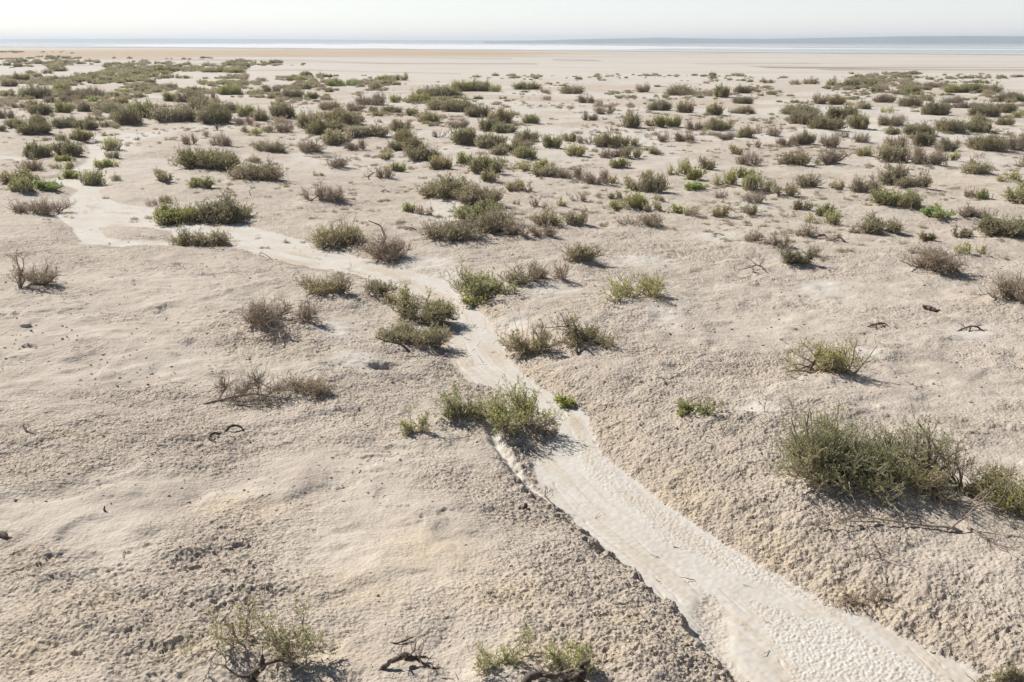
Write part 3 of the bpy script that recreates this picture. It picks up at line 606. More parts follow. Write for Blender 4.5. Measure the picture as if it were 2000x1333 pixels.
# the far playa: orange-tan flat, dark wrack lines, wet shore
SHORE = poly([(-900, 84.6), (-300, 88), (0, 91.6), (300, 93.2), (600, 95.6), (1000, 98.6), (1300, 101.2), (1600, 104), (2000, 107.4), (2300, 111), (2700, 117)])
far = vis & (RR > 120) & (RR < 3600); x, y, r = X[far], Y[far], RR[far]
nz = fbm(x / 160, y / 40, 131, 4); nz2 = fbm(x / 60, y / 12, 133, 4)
TAN = poly([(-200, 100), (0, 99), (300, 98), (600, 97.5), (900, 99.5), (1110, 104), (1000, 111), (700, 109), (300, 113), (-200, 113)])
TAN2 = poly([(1040, 104), (1500, 102.5), (1480, 106), (1060, 108)])
td = sdpoly(x, y, TAN) / (r * .10); tan = ss(.6, -.6, td + nz * .6) * (.70 + .5 * nz2); tan = np.maximum(tan, .3 * ss(.2, -.2, sdpoly(x, y, TAN2) / (r * .08) + nz2 * .5))
shd = y - np.interp(x, SHORE[:, 0], SHORE[:, 1]); wetm = np.exp(-(shd / (r * .045)) ** 2) * .9
lines = np.zeros(len(x))
for (p, wd, am) in (([(-100, 116), (300, 117), (600, 120), (750, 125), (1050, 126)], .006, .5), ([(-100, 128), (200, 129), (500, 124), (600, 123)], .006, .3), ([(1480, 132), (1650, 134), (1850, 133), (2100, 135)], .009, .9), ([(1600, 137), (1800, 136.5), (2100, 138.5)], .008, .6), ([(450, 139), (600, 138), (760, 142), (900, 145)], .004, .5), ([(1080, 118), (1170, 119)], .006, .7), ([(500, 110), (800, 113), (1000, 116)], .006, .35), ([(1360, 126), (1600, 124.5)], .005, .3)):
    P = poly(p); o = np.argsort(P[:, 0]); xx = np.interp(x, P[o, 0], P[o, 1], left=-1e6, right=-1e6)
    fade = ss(-.5, -.1, nz2)
    lines = np.maximum(lines, am * np.exp(-((y - xx + r * .006 * nz) / (r * wd * (3.0 + r / 110))) ** 2) * fade)
nz3 = fbm(x / 90, y / 7, 135, 4); A_['tan'][far] = np.clip(tan, 0, .95); A_['wet'][far] = np.clip(np.maximum(wetm, lines) + .30 * ss(.15, .5, nz3) * ss(150, 250, r) + .18 * ss(.2, .6, nz2) * ss(250, 400, r), 0, 1)
q = A_['silt'][far]; A_['silt'][far] = np.maximum(q, np.clip(ss(150, 200, r) * (.70 - tan + 1.1 * nz3), 0, .95))
V = np.stack([X, Y, Z], 1); iq = (np.arange(nr - 1)[:, None] * nth + np.arange(nth)[None]); jn = np.roll(np.arange(nth), -1)
i2 = (np.arange(nr - 1)[:, None] * nth + jn[None]); Qd = np.stack([iq, i2, i2 + nth, iq + nth], -1).reshape(-1, 4)[:, ::-1]
g = mesh_obj('ground', V, Qd, [M_G], smooth=True); tag(g, kind='structure')
for k, v in A_.items():
    at = g.data.attributes.new(k, 'FLOAT', 'POINT'); at.data.foreach_set('value', v)
# ------------------------------------------------------------------ lake, white strips, far hills, haze
k = N('lake_water'); P = k.n('NewGeometry').outputs['Position']; mp = k.n('Mapping'); mp.inputs['Scale'].default_value = (.0011, .011, 1); k.l(P, mp.inputs['Vector'])
rp = k.noise(mp.outputs[0], 1.0, 3); ro = k.math('ADD', k.math('MULTIPLY', k.ramp(rp, .42, .62), .12), .02)
mp2 = k.n('Mapping'); mp2.inputs['Scale'].default_value = (.25, .9, 1); k.l(P, mp2.inputs['Vector'])
b = k.n('Bump', i_Strength=.05, i_Distance=.3); k.l(k.noise(mp2.outputs[0], 1, 2), b.inputs['Height'])
p = k.n('BsdfPrincipled', i_IOR=1.33); p.inputs['Base Color'].default_value = (.10, .14, .17, 1); k.l(ro, p.inputs['Roughness']); k.l(b.outputs[0], p.inputs['Normal']); k.l(p.outputs[0], k.out.inputs[0]); M_W = k.m
sx = np.linspace(SHORE[0, 0], SHORE[-1, 0], 260); sy = np.interp(sx, SHORE[:, 0], SHORE[:, 1]); sy = sy * (1 + .015 * fbm(sx / 60, sx * 0, 141, 4))
Vw = []; nx = len(sx)
for f_ in (0, .05, .2, .5, 1): Vw += [(sx[i] * (1 - f_) + (-12000 + 24000 * i / (nx - 1)) * f_, sy[i] * (1 - f_) + 9500 * f_, .05) for i in range(nx)]
Qw = [(j * nx + i, j * nx + i + 1, (j + 1) * nx + i + 1, (j + 1) * nx + i) for j in range(4) for i in range(nx - 1)]
wo = mesh_obj('lake_water', Vw, Qw, [M_W]); tag(wo, kind='structure')
k = N('matte_white'); P = k.n('NewGeometry').outputs['Position']; col = k.mix(k.noise(P, .02, 3), (.52, .52, .515), (.68, .675, .66)); p = k.n('BsdfPrincipled', i_Roughness=.9); k.l(col, p.inputs['Base Color']); k.l(p.outputs[0], k.out.inputs[0]); M_S = k.m
def lake_strip(top, bot, name='white_strip'):  # thin flat white strip lying just above the lake surface
    n = 120; xs = np.linspace(top[0][0], top[-1][0], n); yt = np.interp(xs, [q[0] for q in top], [q[1] for q in top]); yb = np.interp(xs, [q[0] for q in bot], [q[1] for q in bot])
    wob = fbm(xs / 40, xs * 0, 151, 3) * .12; md = (yt + yb) / 2; yt = md + (yt - md) * (1 + wob * 3); yb = md + (yb - md) * (1 - wob * 2)
    A = [g0(a, b_, .08) for a, b_ in zip(xs, yt)]; B = [g0(a, b_, .08) for a, b_ in zip(xs, yb)]
    o = mesh_obj(name, [(*q, .08) for q in A] + [(*q, .08) for q in B], [(i, i + 1, n + i + 1, n + i) for i in range(n - 1)], [M_S]); tag(o, kind='structure')
lake_strip([(170, 88.6), (320, 86.8), (700, 86.3), (1100, 88.5), (1550, 94.5)], [(170, 89.2), (320, 91.6), (700, 95.0), (1100, 97.4), (1550, 94.9)])
lake_strip([(1250, 95.9), (1600, 94.8), (2100, 97.0)], [(1250, 96.1), (1600, 96.6), (2100, 98.6)])
lake_strip([(1350, 90.4), (1700, 91.4), (2100, 93)], [(1350, 90.9), (1700, 92.0), (2100, 93.7)])
def hills(name, crest, dist, depth, seed):
    """a low range: crest heights read from the picture, its own distance and thickness"""
    n = 260; xs = np.linspace(crest[0][0], crest[-1][0], n); hp = np.interp(xs, [c_[0] for c_ in crest], [c_[1] for c_ in crest]); hp += fbm(xs / 45, xs * 0, seed, 4) * .35
    prof = [(0, 0), (.12, .3), (.3, .72), (.5, 1), (.8, .93), (1.2, .5), (1.6, 0)]; V = []
    for (t_, q) in prof:
        dd = dist + depth * t_ + fbm(xs / 60, xs * 0 + t_, seed + 3, 3) * depth * .12
        H_ = np.maximum(0, (HOR + 6 / dist * F * 0 - hp) / F * (dist + depth * .5) + CZ); V += [((xx - 1000) / F * d_ / cp, d_, max(0, h_ * q) - .3 * (q == 0)) for xx, d_, h_ in zip(xs, dd, H_)]
    Q = [(j * n + i, j * n + i + 1, (j + 1) * n + i + 1, (j + 1) * n + i) for j in range(len(prof) - 1) for i in range(n - 1)]
    k = N(name + '_haze_blue_soil'); P = k.n('NewGeometry').outputs['Position']; col = k.mix(k.noise(P, .004, 4), (.15, .18, .215), (.19, .22, .25)); p = k.n('BsdfPrincipled', i_Roughness=.95); k.l(col, p.inputs['Base Color']); k.l(p.outputs[0], k.out.inputs[0])  # soil colour shifted to blue, part of the distance haze is painted in
    o = mesh_obj(name, V, Q, [k.m], smooth=True); tag(o, kind='structure')
hills('hills', [(950, 81.5), (1080, 78.6), (1180, 76.4), (1260, 74.8), (1350, 76), (1450, 77), (1600, 74), (1700, 72), (1800, 71.5), (2000, 72.5), (2400, 75), (2900, 80)], 4300, 1800, 161)
hills('far_hills', [(-700, 80), (-200, 78.5), (0, 78), (200, 76.5), (400, 76.3), (540, 77), (700, 78.2), (900, 79.5), (1200, 79.5), (1500, 80.5)], 9000, 2600, 171)
# ------------------------------------------------------------------ shrubs
GRP = 'shrubs scattered over the dry flat'
def place_shrub(s, geo, sc=(1, 1, 1), rz=0.0, meshes=None):
    e = bpy.data.objects.new('shrub', None); C.objects.link(e); e.empty_display_size = .2
    e.location = (s['x'], s['y'], s['z'] - .02); e.rotation_euler = (0, 0, rz); e.scale = sc
    tag(e, s['label'], 'shrub', GRP)
    return e
def parts(e, G, typ):
    VS, QS, VF, QF, mi, tone = G
    st_ = SPEC[typ]['stems']
    a = mesh_obj('stems', VS, QS, [st_], e, smooth=True)
    b = mesh_obj('foliage' if typ not in 'P' else 'twig_crown', VF, QF, [M_TWP, LEAF[typ]], e, mi=mi, tone=tone)
    return a, b
PROTO = {}
def proto(typ, cls, var):
    if (typ, cls, var) not in PROTO:
        rad = (.45, .9, 1.5)[cls]; res = (.46, .34, .24)[cls]
        PROTO[(typ, cls, var)] = [shrub_geo(900 + 31 * var + 7 * cls + ord(typ), rad, rad * .85, rad * .62, typ, res=res, leafmul=.85, lob=.85, sparse=.9), None, rad]
    return PROTO[(typ, cls, var)]
tot = 0
for i, s in enumerate(IND):
    d = s['dist']; one = d < 34 or s['near'] and d < 60
    if one:
        res = float(np.clip(13.0 / d, .28, 1.0)); sparse = 1.0
        G = shrub_geo(100 + i, s['rx'], s['ry'], s['h'], s['t'], res=res, leafmul=1.35 if s['t'] in 'GL' else 1.0, lob=.82)
        tot += len(G[1]) + len(G[3]); e = place_shrub(s, G); parts(e, G, s['t'])
    else:
        cls = 0 if s['rx'] < .65 else 1 if s['rx'] < 1.2 else 2; pr = proto(s['t'], cls, int(rng.integers(0, 4)))
        rz = float(rng.choice([0, math.pi])) + rng.uniform(-.35, .35)
        e = place_shrub(s, None, (s['rx'] / pr[2], s['ry'] / (pr[2] * .85), s['h'] / (pr[2] * .62)), rz)
        if pr[1] is None: pr[1] = parts(e, pr[0], s['t'])
        else:
            for q in pr[1]: c_ = q.copy(); C.objects.link(c_); c_.parent = e
print('shrub faces', tot, 'shrubs', len(IND), 'rest', len(STUFF))
# ------------------------------------------------------------------ far scrub: the rest, one mass
r = np.random.default_rng(5); L = []
for s in STUFF: L.append((s['x'], s['y'], s['z'], s['rx'], s['ry'], s['h'], s['t']))
for (x0, x1, y0, y1, n, wl, wh) in FARB:
    m = n * 6; pxs = r.uniform(x0, x1, m); pys = r.uniform(y0, y1, m)       # rejection against a patchy field, so that they gather in bands
    fld = fbm(pxs / 85, pys / 11, 201, 3) + r.normal(0, .10, m); o_ = np.argsort(-fld)[:int(n * 2.6)]; o_ = r.permutation(o_)[:n]; pxs, pys = pxs[o_], pys[o_]
    for a, b in zip(pxs, pys):
        p = g0(a, b, .1); ppm = F / (p[1] * cp); rx = np.clip((wl + (wh - wl) * r.uniform(0, 1) ** 1.6) / 2 / ppm, .22, 3.4)
        t = r.choice(list('DOBGP') if b < 200 else list('OBPPO'), p=[.27, .34, .26, .08, .05] if b < 200 else None)
        L.append((p[0], p[1], None, rx, rx * .8, min(1.25, rx * r.uniform(.45, .9)), t))
xy = np.array([(l[0], l[1]) for l in L]); zs = Hmac(xy[:, 0], xy[:, 1]); LT = 'GLDOYBP'
FP = {}
for t in LT:
    for v in range(3): FP[(t, v)] = shrub_geo(500 + v * 11 + ord(t), 1, .85, .62, t, res=.14, sparse=.5, leafmul=.9, lob=.85)
VV, QQ, MI, TN = [], [], [], []; nv = 0
for l, z in zip(L, zs):
    G = FP[(l[6], int(r.integers(0, 3)))]; V = G[2]; Q = G[3]
    if l[3] < .9:   # a smaller shrub takes a share of the leaves
        kq = r.random(len(Q)) < max(.3, l[3] / .9); Q = Q[kq]
    else: kq = np.ones(len(Q), bool)
    an = r.uniform(0, 6.28); ca, sa = math.cos(an), math.sin(an)
    V2 = np.stack([(V[:, 0] * ca - V[:, 1] * sa) * l[3] + l[0], (V[:, 0] * sa + V[:, 1] * ca) * l[4] + l[1], V[:, 2] * l[5] / .62 + z - .02], 1)
    u_, inv = np.unique(Q, return_inverse=True); VV.append(V2[u_]); QQ.append(inv.reshape(-1, 4) + nv); nv += len(u_)
    MI.append(np.where(G[4][kq] == 0, 7, LT.index(l[6]))); TN.append(G[5][kq])
fs = mesh_obj('scrub', np.concatenate(VV), np.concatenate(QQ), [LEAF[t] for t in LT] + [M_TWP], mi=np.concatenate(MI), tone=np.concatenate(TN))
tag(fs, 'belt of countless low grey-olive scrub merging towards the shore', 'scrub', kind='stuff'); print('scrub faces', sum(len(q) for q in QQ), 'shrubs', len(L))
# ------------------------------------------------------------------ crumbs of soil and twig litter
r = np.random.default_rng(9); pts = []
def scatter(n, x0, x1, y0, y1, size):
    for a, b in zip(r.uniform(x0, x1, n), r.uniform(y0, y1, n)): p = g0(a, b, .2); pts.append((p[0], p[1], size * r.uniform(.35, 1.25) ** 2.2))
scatter(500, 0, 2000, 560, 1333, .035); scatter(2600, 0, 2000, 380, 760, .055); scatter(1500, 0, 2000, 600, 1000, .04)
for (q0, q1, n) in (((1180, 870), (1640, 1180), 260), ((1640, 1180), (2000, 1330), 160), ((1000, 940), (1400, 1280), 200), ((1210, 1230), (1420, 1333), 260), ((1090, 720), (1250, 860), 120), ((1100, 660), (1240, 730), 120)):
    for _ in range(n):
        f_ = r.uniform(); p = g0(q0[0] + (q1[0] - q0[0]) * f_ + r.normal(0, 26), q0[1] + (q1[1] - q0[1]) * f_ + r.normal(0, 16), .2); pts.append((p[0], p[1], .04 * r.uniform(.4, 1.3)))
pa = np.array(pts); pa = pa[wash_masks(pa[:, 0], pa[:, 1])[0] > -.02]; zc = Hmac(pa[:, 0], pa[:, 1]); ico_v = []
t5 = (1 + 5 ** .5) / 2
iv = np.array([(-1, t5, 0), (1, t5, 0), (-1, -t5, 0), (1, -t5, 0), (0, -1, t5), (0, 1, t5), (0, -1, -t5), (0, 1, -t5), (t5, 0, -1), (t5, 0, 1), (-t5, 0, -1), (-t5, 0, 1)]) / 1.9
itr = np.array([(0, 11, 5), (0, 5, 1), (0, 1, 7), (0, 7, 10), (0, 10, 11), (1, 5, 9), (5, 11, 4), (11, 10, 2), (10, 7, 6), (7, 1, 8), (3, 9, 4), (3, 4, 2), (3, 2, 6), (3, 6, 8), (3, 8, 9), (4, 9, 5), (2, 4, 11), (6, 2, 10), (8, 6, 7), (9, 8, 1)])
VV = []; TT = []
for j, (p, z) in enumerate(zip(pa, zc)):
    v = iv * (1 + r.normal(0, .2, (12, 1))) * p[2] / 2 * np.array([r.uniform(.8, 1.5), r.uniform(.7, 1.2), r.uniform(.5, .9)]); VV.append(v * .75 + np.array([p[0], p[1], z + p[2] * .12])); TT.append(itr + 12 * j)
TT = np.concatenate(TT); cr = mesh_obj('soil_crumbs', np.concatenate(VV), TT, [M_CR, M_TW], mi=np.repeat((r.random(len(pa)) < .22).astype(int), 20), smooth=False); tag(cr, 'loose pale crumbs of dried mud strewn over the crust and banks', 'soil crumbs', kind='stuff')
n = 1100; near_s = [s for s in IND if s['dist'] < 45]; cs = [near_s[int(i)] for i in r.integers(0, len(near_s), n)]
ang = r.uniform(0, 6.28, n); rad = r.uniform(.2, 1.6, n); bx = np.array([s['x'] + math.cos(a) * q * s['rx'] for s, a, q in zip(cs, ang, rad)]); by = np.array([s['y'] + math.sin(a) * q * s['ry'] for s, a, q in zip(cs, ang, rad)])
for a, b in zip(r.uniform(0, 2000, 560), np.concatenate([r.uniform(500, 1333, 160), r.uniform(280, 620, 400)])): p = g0(a, b, .2); bx = np.append(bx, p[0]); by = np.append(by, p[1])
bz = Hmac(bx, by) + .012; n = len(bx); an = r.uniform(0, 6.28, n)
TP = grow(r, np.stack([bx, by, bz], 1), np.stack([np.cos(an), np.sin(an), np.full(n, .04)], 1), r.uniform(.04, .24, n), 4, 0, .22); TP[..., 2] = np.maximum(TP[..., 2], bz[:, None] - .004)
V, Q = tubes(TP, np.array([.006, .005, .004, .002])[None] * r.uniform(.5, 1.3, n)[:, None], 3)
tl = mesh_obj('twig_litter', V, Q, [M_WD, M_TW], mi=(r.random(len(Q)) < .6).astype(int)); tag(tl, 'short broken twigs lying around the foot of the shrubs', 'twigs', kind='stuff')
# ------------------------------------------------------------------ dead wood, single pieces
def dead(name, label, lines, mat=M_WD, group=None, cat='dead wood', seed=1, twigs=0, twl=.15):
    """lines: polylines of (px, py, height above ground m, radius m), the first point of the first line on the ground"""
    r = np.random.default_rng(seed); e = None; first = None
    for li, ln in enumerate(lines):
        pts = []
        for (px, py, hh, rad) in ln:
            p = g0(px, py, .2 + hh)
            for _ in range(3): zg = H1(p[0], p[1]); p = g0(px, py, zg + hh)
            pts.append((p[0], p[1], zg + hh, rad))
        P = np.array(pts); m = len(P); k = (m - 1) * 4 + 1; tt = np.linspace(0, m - 1, k); Q_ = np.stack([np.interp(tt, np.arange(m), P[:, c_]) for c_ in range(4)], 1)
        jit = r.normal(0, 1, (k, 3)) * Q_[:, 3:4] * .55; jit[0] = 0; Q_[:, :3] += jit; Q_[:, 3] *= r.uniform(.8, 1.2, k)
        for _ in range(1): Q_[1:-1, :3] = (Q_[:-2, :3] + 2 * Q_[1:-1, :3] + Q_[2:, :3]) / 4
        if e is None:
            e = bpy.data.objects.new(name, None); C.objects.link(e); o0 = Q_[0, :3].copy(); e.location = o0; tag(e, label, cat, group); e.empty_display_size = .1
        V, Qd_ = tubes((Q_[:, :3] - o0)[None], Q_[:, 3][None], 6)
        n0 = len(V); V = np.concatenate([V, [(Q_[0, :3] - o0)], [(Q_[-1, :3] - o0)]])
        capf = [(n0, (s + 1) % 6, s, s) for s in range(0)]
        mesh_obj('limb' if li == 0 else 'branch', V, Qd_, [mat], e, smooth=True)
        if twigs:
            A, D = along((Q_[:, :3] - o0)[None], twigs, r, .25, 1); D = D * .5 + r.normal(0, .6, D.shape); D[:, 2] = np.abs(D[:, 2]) * .7 + .15; D /= np.linalg.norm(D, axis=1, keepdims=True)
            T = grow(r, A, D, twl * r.uniform(.4, 1.3, len(A)), 5, .08, .3); V, Qd_ = tubes(T, np.linspace(.006, .002, 5)[None] * np.ones((len(A), 1)), 3)
            A, D = along(T, 3, r, .3, 1); D = D * .6 + r.normal(0, .5, D.shape); T2 = grow(r, A, D / np.linalg.norm(D, axis=1, keepdims=True), twl * .45 * r.uniform(.4, 1.3, len(A)), 3, .05, .2); V2, Q2 = tubes(T2, np.linspace(.003, .0015, 3)[None] * np.ones((len(A), 1)), 3)
            mesh_obj('twig_spray', np.concatenate([V, V2]), np.concatenate([Qd_, Q2 + len(V)]), [M_TW if mat is M_WD else mat], e)
    return e
DG = 'dead wood lying on the crust'
dead('dead_branch', 'gnarled dark arched branch with fine twigs lying on crust at bottom', [[(737, 1316, -.01, .012), (745, 1304, .03, .020), (760, 1296, .07, .024), (775, 1290, .10, .024), (788, 1284, .12, .034), (800, 1280, .12, .036), (815, 1285, .08, .018), (835, 1284, .05, .007)], [(812, 1286, .08, .013), (828, 1298, .05, .012), (842, 1306, .02, .011), (862, 1305, .03, .005)], [(800, 1283, .12, .010), (808, 1272, .14, .006), (820, 1268, .16, .003)], [(790, 1288, .10, .008), (782, 1282, .14, .004)]], group=DG, seed=3, twigs=5)
dead('dead_twig', 'thin curved dark twig lying beyond the gnarled arched branch', [[(762, 1255, .0, .010), (772, 1257, .02, .008), (788, 1252, .03, .009), (806, 1244, .04, .007)]], group=DG, seed=4)
dead('bark_strip', 'crescent strip of grey bark sticking out of crust, lower of the pair', [[(420, 865, .0, .02), (411, 858, .03, .022), (409, 850, .05, .022), (418, 846, .06, .02), (434, 846, .04, .012)]], group=DG, seed=5, cat='bark')
dead('bark_strip', 'curved strip of grey bark right of its crescent neighbour', [[(438, 846, .0, .016), (445, 836, .05, .022), (458, 831, .07, .022), (474, 836, .02, .012)]], group=DG, seed=6, cat='bark')
dead('dead_root', 'dark broken root cluster on open crust above the see-through shrub', [[(1694, 639, 0, .016), (1705, 635, .04, .02), (1718, 630, .09, .024), (1730, 632, .06, .016), (1738, 641, 0, .01)], [(1712, 634, .06, .02), (1712, 645, .0, .012)], [(1722, 632, .06, .018), (1730, 642, .0, .01)], [(1716, 634, .07, .015), (1700, 632, .05, .01)], [(1745, 640, .0, .02), (1752, 643, .01, .01)]], group=DG, seed=7, twigs=4, twl=.12)
dead('dead_root', 'dark arched root with bleached splinters near the right edge', [[(1868, 648, 0, .01), (1882, 642, .03, .014), (1898, 637, .09, .02), (1912, 640, .06, .022), (1925, 649, 0, .012)], [(1898, 637, .09, .02), (1892, 649, .0, .014)], [(1906, 638, .08, .014), (1917, 634, .13, .008)], [(1885, 640, .04, .01), (1878, 634, .08, .006)]], group=DG, seed=8, twigs=5, twl=.14)
dead('dead_root', 'leafless dead bush with wide thin branches beside the dense cushion', [[(1497, 532, 0, .016), (1488, 522, .08, .022), (1476, 518, .14, .018), (1462, 524, .12, .010), (1440, 528, .10, .006)], [(1478, 518, .14, .012), (1466, 508, .26, .006), (1458, 504, .3, .004)], [(1484, 520, .1, .012), (1490, 512, .18, .006)], [(1470, 522, .12, .01), (1472, 534, 0, .01)]], group=DG, seed=9, twigs=9, twl=.3)
dead('fallen_brush', 'low heap of dead brown brush on the left of the thin brown shrub', [[(395, 790, 0, .012), (425, 782, .05, .016), (460, 775, .08, .018), (500, 770, .10, .016), (540, 776, .05, .012)], [(425, 782, .05, .012), (440, 762, .14, .010), (436, 752, .22, .006)], [(500, 772, .10, .014), (508, 752, .2, .009), (498, 742, .26, .004)], [(470, 776, .08, .012), (490, 758, .14, .008)], [(520, 772, .08, .012), (545, 760, .16, .007)], [(410, 790, .0, .012), (470, 792, .03, .010), (530, 788, .02, .008)]], group=DG, seed=10, twigs=42, twl=.28, mat=M_TW)
dead('wood_stub', 'small black stub standing on pale crust at lower left', [[(206, 1001, -.01, .016), (203, 994, .04, .014), (205, 988, .07, .006)], [(205, 998, .01, .01), (211, 1002, 0, .004)]], group=DG, seed=11)
dead('wood_stub', 'dark log end poking in at the left edge', [[(-30, 1052, .02, .05), (0, 1048, .04, .05), (14, 1050, .03, .03), (27, 1051, 0, .008)]], group=DG, seed=12)
dead('wood_stub', 'short dark branch stump near the left edge above the log end', [[(60, 852, 0, .016), (52, 843, .05, .016), (44, 834, .10, .014), (47, 826, .14, .006)], [(52, 843, .05, .018), (64, 846, .02, .014)]], group=DG, seed=13, twigs=3, twl=.08)
dead('wood_stub', 'dark wedge of wood on the left bank beside the dry sprig', [[(1022, 998, 0, .03), (1028, 990, .05, .024), (1026, 983, .09, .010)], [(1010, 996, .0, .02), (1016, 991, .03, .015)]], group=DG, seed=14)
dead('dry_sprig', 'tiny dry bent sprig at the left lip of the wash', [[(1085, 988, 0, .006), (1072, 978, .08, .005), (1062, 968, .14, .004), (1070, 963, .17, .003)]], group=DG, seed=15, twigs=8, twl=.12, mat=M_TW, cat='dry sprig')
dead('upright_snag', 'dark crooked upright branch at the foot of the far left belt', [[(424, 255, 0, .06), (423, 247, .3, .06), (421, 241, .5, .04)], [(423, 247, .3, .05), (430, 243, .5, .03)]], group=DG, seed=16)
dead('upright_snag', 'dark arched dead stem beside the brown bushes in the left middle', [[(722, 352, 0, .02), (719, 346, .12, .03), (724, 340, .25, .03), (733, 337, .3, .015)], [(724, 345, .1, .02), (708, 347, .1, .01)], [(728, 338, .28, .012), (720, 331, .42, .008)]], group=DG, seed=17, twigs=6, twl=.3)
dead('dead_twig', 'thin black twig standing alone on crust above the big dense clump', [[(490, 384, 0, .014), (488, 378, .12, .012), (486, 373, .22, .012), (491, 370, .26, .006)]], group=DG, seed=18)
dead('dead_root', 'scattered dark twigs flat on crust beyond the left-leaning shrub', [[(742, 376, 0, .012), (752, 371, .08, .02), (764, 377, .0, .014)], [(750, 372, .06, .012), (746, 378, 0, .012)]], group=DG, seed=19, twigs=5, twl=.2)
dead('dead_root', 'small dark root on crust just right of the arching brown shrub', [[(790, 449, 0, .012), (803, 444, .06, .02), (815, 450, .0, .014)], [(803, 445, .06, .014), (800, 453, 0, .01)]], group=DG, seed=20, twigs=5, twl=.2)
dead('dead_twig', 'thin curled dark twig on crust left of the bleached branch shrub', [[(405, 540, 0, .006), (410, 537, .05, .006), (418, 538, .05, .006), (422, 542, 0, .008)]], group=DG, seed=21)
dead('dead_twig', 'bare forked twig lying at the rim of the wash in the middle left', [[(506, 500, 0, .01), (508, 494, .1, .009), (516, 496, .1, .009), (530, 506, 0, .008)], [(508, 494, .1, .007), (514, 490, .16, .004)]], group=DG, seed=22)
dead('dead_root', 'flat dark twig cluster on bare crust left of the pointed bush', [[(1388, 460, 0, .012), (1400, 455, .06, .016), (1415, 461, 0, .01)], [(1400, 456, .05, .01), (1395, 463, 0, .01)]], group=DG, seed=23, twigs=6, twl=.2)
dead('arched_root', 'black arched root between the brown bushes below the vivid bushes', [[(1590, 465, 0, .02), (1600, 461, .1, .03), (1608, 458, .14, .03), (1615, 464, .0, .02)], [(1628, 468, 0, .02), (1640, 464, .1, .03), (1650, 472, .03, .02), (1660, 477, 0, .01)]], group=DG, seed=24, twigs=4, twl=.3)
dead('bare_branch', 'grey arching bare branch rising over the arching branch shrub', [[(1128, 690, 0, .030), (1124, 672, .12, .026), (1130, 655, .28, .022), (1122, 645, .40, .018), (1112, 638, .46, .015), (1106, 636, .5, .012), (1100, 622, .6, .008), (1094, 612, .68, .005)], [(1110, 638, .47, .012), (1090, 638, .44, .008), (1065, 641, .40, .006), (1052, 640, .42, .004)]], group=DG, seed=25, twigs=3, twl=.12)
dead('bare_branch', 'crooked bare grey branch reaching left from the sprawling bank shrub', [[(800, 688, 0, .024), (778, 670, .12, .018), (755, 667, .16, .014), (740, 662, .20, .010), (731, 659, .24, .005)], [(752, 667, .15, .010), (748, 675, .08, .006)], [(775, 668, .12, .012), (768, 655, .22, .006)]], group=DG, seed=26, twigs=3, twl=.12)
dead('bare_branch', 'bleached bare branches fanned under the bleached branch shrub', [[(545, 648, .02, .024), (520, 655, .06, .018), (495, 662, .03, .010), (474, 666, .02, .004)], [(545, 645, .05, .02), (525, 640, .14, .012), (510, 618, .3, .006)], [(548, 648, .02, .018), (530, 662, .02, .012), (498, 673, .02, .006)], [(550, 645, .05, .02), (565, 630, .2, .014), (585, 625, .28, .008)], [(545, 650, .02, .016), (548, 664, .01, .008), (534, 680, .01, .004)]], group=DG, seed=27, twigs=6, twl=.25, mat=M_TWP)
dead('bare_branch', 'thick dark limbs crawling under the bottom middle shrub', [[(1020, 1345, .0, .035), (1035, 1322, .06, .035), (1060, 1318, .08, .028), (1085, 1322, .08, .022), (1098, 1312, .12, .014)], [(1140, 1340, 0, .045), (1135, 1318, .10, .04), (1142, 1300, .2, .028), (1152, 1290, .26, .012)], [(1135, 1318, .1, .03), (1118, 1325, .05, .02), (1100, 1330, .0, .014)]], group=DG, seed=28, twigs=5, twl=.2)
dead('bare_branch', 'twisted dark trunk under the bottom left shrub', [[(500, 1345, -.02, .035), (495, 1322, .08, .034), (505, 1305, .18, .034), (515, 1296, .26, .028), (513, 1280, .34, .012)], [(497, 1320, .08, .022), (470, 1322, .12, .012), (450, 1312, .18, .008), (438, 1300, .22, .005)], [(512, 1300, .2, .02), (545, 1288, .22, .012), (575, 1305, .12, .008), (600, 1290, .2, .004)]], group=DG, seed=29, twigs=5, twl=.2)
dead('bare_branch', 'dark forked trunk under the see-through shrub', [[(1580, 728, 0, .022), (1590, 708, .12, .022), (1597, 698, .2, .02), (1606, 676, .34, .010)], [(1597, 700, .2, .016), (1620, 714, .12, .014), (1640, 732, .04, .008)], [(1588, 712, .1, .014), (1560, 722, .06, .010), (1545, 726, .06, .005)]], group=DG, seed=30, twigs=4, twl=.2)
dead('bare_branch', 'pale and dark branches trailing on the ground below the largest shrub', [[(1880, 1040, .0, .022), (1850, 1030, .06, .016), (1780, 1022, .04, .012), (1700, 1012, .03, .010), (1650, 1000, .03, .006)], [(1850, 1035, .03, .014), (1880, 1015, .14, .012), (1905, 990, .24, .008), (1935, 960, .34, .004)], [(1720, 1020, .02, .010), (1660, 1018, .03, .008), (1600, 1030, .0, .005)], [(1890, 1030, .02, .02), (1930, 1060, .0, .012), (1990, 1090, .0, .006)], [(1700, 1050, .0, .006), (1712, 1075, .0, .004), (1722, 1100, .0, .002)]], group=DG, seed=31, twigs=10, twl=.3, mat=M_TW)
dead('bare_branch', 'thin upright dead stalks rising out of the stalk shrub', [[(1018, 680, .0, .007), (1014, 660, .2, .006), (1006, 630, .5, .005), (997, 600, .78, .002)], [(1020, 680, .0, .006), (1022, 650, .3, .005), (1012, 596, .8, .002)], [(1024, 682, .0, .006), (1032, 640, .42, .004), (1034, 600, .76, .002)]], group=DG, seed=32, mat=M_TW)
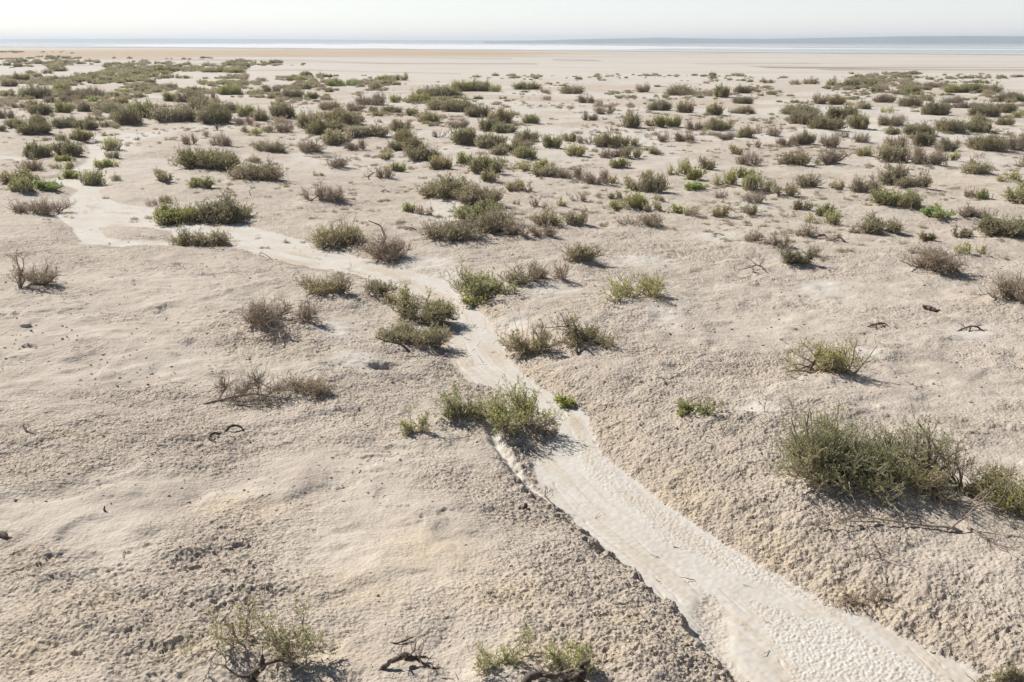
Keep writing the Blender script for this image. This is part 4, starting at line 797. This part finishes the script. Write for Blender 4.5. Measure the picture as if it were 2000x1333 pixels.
dead('bare_branch', 'dark curved stem inside the arching brown shrub', [[(752, 512, 0, .045), (745, 490, .25, .04), (752, 462, .6, .03), (742, 440, .85, .02), (720, 432, .95, .012)], [(750, 505, .05, .03), (770, 500, .15, .02), (790, 480, .35, .01)]], group=DG, seed=33, twigs=6, twl=.35)
dead('seedling', 'tiny dry seedling on a smooth patch above the largest shrub', [[(1493, 806, 0, .005), (1493, 794, .08, .004), (1498, 782, .16, .002)], [(1493, 795, .08, .003), (1482, 786, .14, .002)]], group=DG, seed=34, twigs=5, twl=.07, mat=M_TW, cat='seedling')
# a dark clod and a lump of mud
def lump(name, label, px0, px1, py, hgt, mat, seed, cat):
    r = np.random.default_rng(seed); x, y, z = hitpix((px0 + px1) / 2, py); ppm = F / (y * cp + (CZ - z) * sp); rx = (px1 - px0) / 2 / ppm
    nu, nv_ = 22, 14; u, v = np.meshgrid(np.linspace(0, 2 * math.pi, nu, endpoint=False), np.linspace(-math.pi / 2, math.pi / 2, nv_)); n_ = fbm(np.cos(u) * np.cos(v) * 1.6 + v, np.sin(u) * np.cos(v) * 1.6 - v * .6, seed, 4)
    q = 1 + .42 * n_; V = np.stack([rx * np.cos(u) * np.cos(v) * q, rx * .7 * np.sin(u) * np.cos(v) * q, hgt * np.sin(v) * q], -1).reshape(-1, 3)
    Q = [(j * nu + i, j * nu + (i + 1) % nu, (j + 1) * nu + (i + 1) % nu, (j + 1) * nu + i) for j in range(nv_ - 1) for i in range(nu)]
    o = mesh_obj(name, V, Q, [mat], smooth=True); o.location = (x, y, z + hgt * .35); tag(o, label, cat)
dead('rotten_log', 'short dark chunk of wood above and right of the broken root cluster', [[(1803, 599, .02, .03), (1808, 600, .05, .05), (1818, 603, .05, .055), (1829, 607, .03, .04)], [(1806, 600, .06, .02), (1802, 596, .10, .012)], [(1822, 606, .04, .02), (1836, 605, .02, .008)]], seed=41, cat='wood chunk')
lump('mud_lump', 'rounded pale lump of mud near the left edge under the round dry bush', 38, 60, 637, .05, M_CR, 42, 'mud lump')
# ------------------------------------------------------------------ haze
def haze():
    v = [(x_, y_, z_) for z_ in (-1.6, 60) for x_, y_ in ((-16000, -400), (16000, -400), (16000, 13000), (-16000, 13000))]
    f_ = [(0, 3, 2, 1), (4, 5, 6, 7), (0, 1, 5, 4), (1, 2, 6, 5), (2, 3, 7, 6), (3, 0, 4, 7)]
    k = N('haze_air'); p = k.n('VolumePrincipled'); p.inputs['Color'].default_value = (.84, .92, 1, 1); p.inputs['Density'].default_value = HAZE; p.inputs['Anisotropy'].default_value = .2; k.l(p.outputs[0], k.out.inputs['Volume'])
    o = mesh_obj('haze', v, f_, [k.m]); tag(o, 'pale even haze over the flat and lake', 'haze', kind='stuff')
HAZE = .00014
if HAZE: haze()
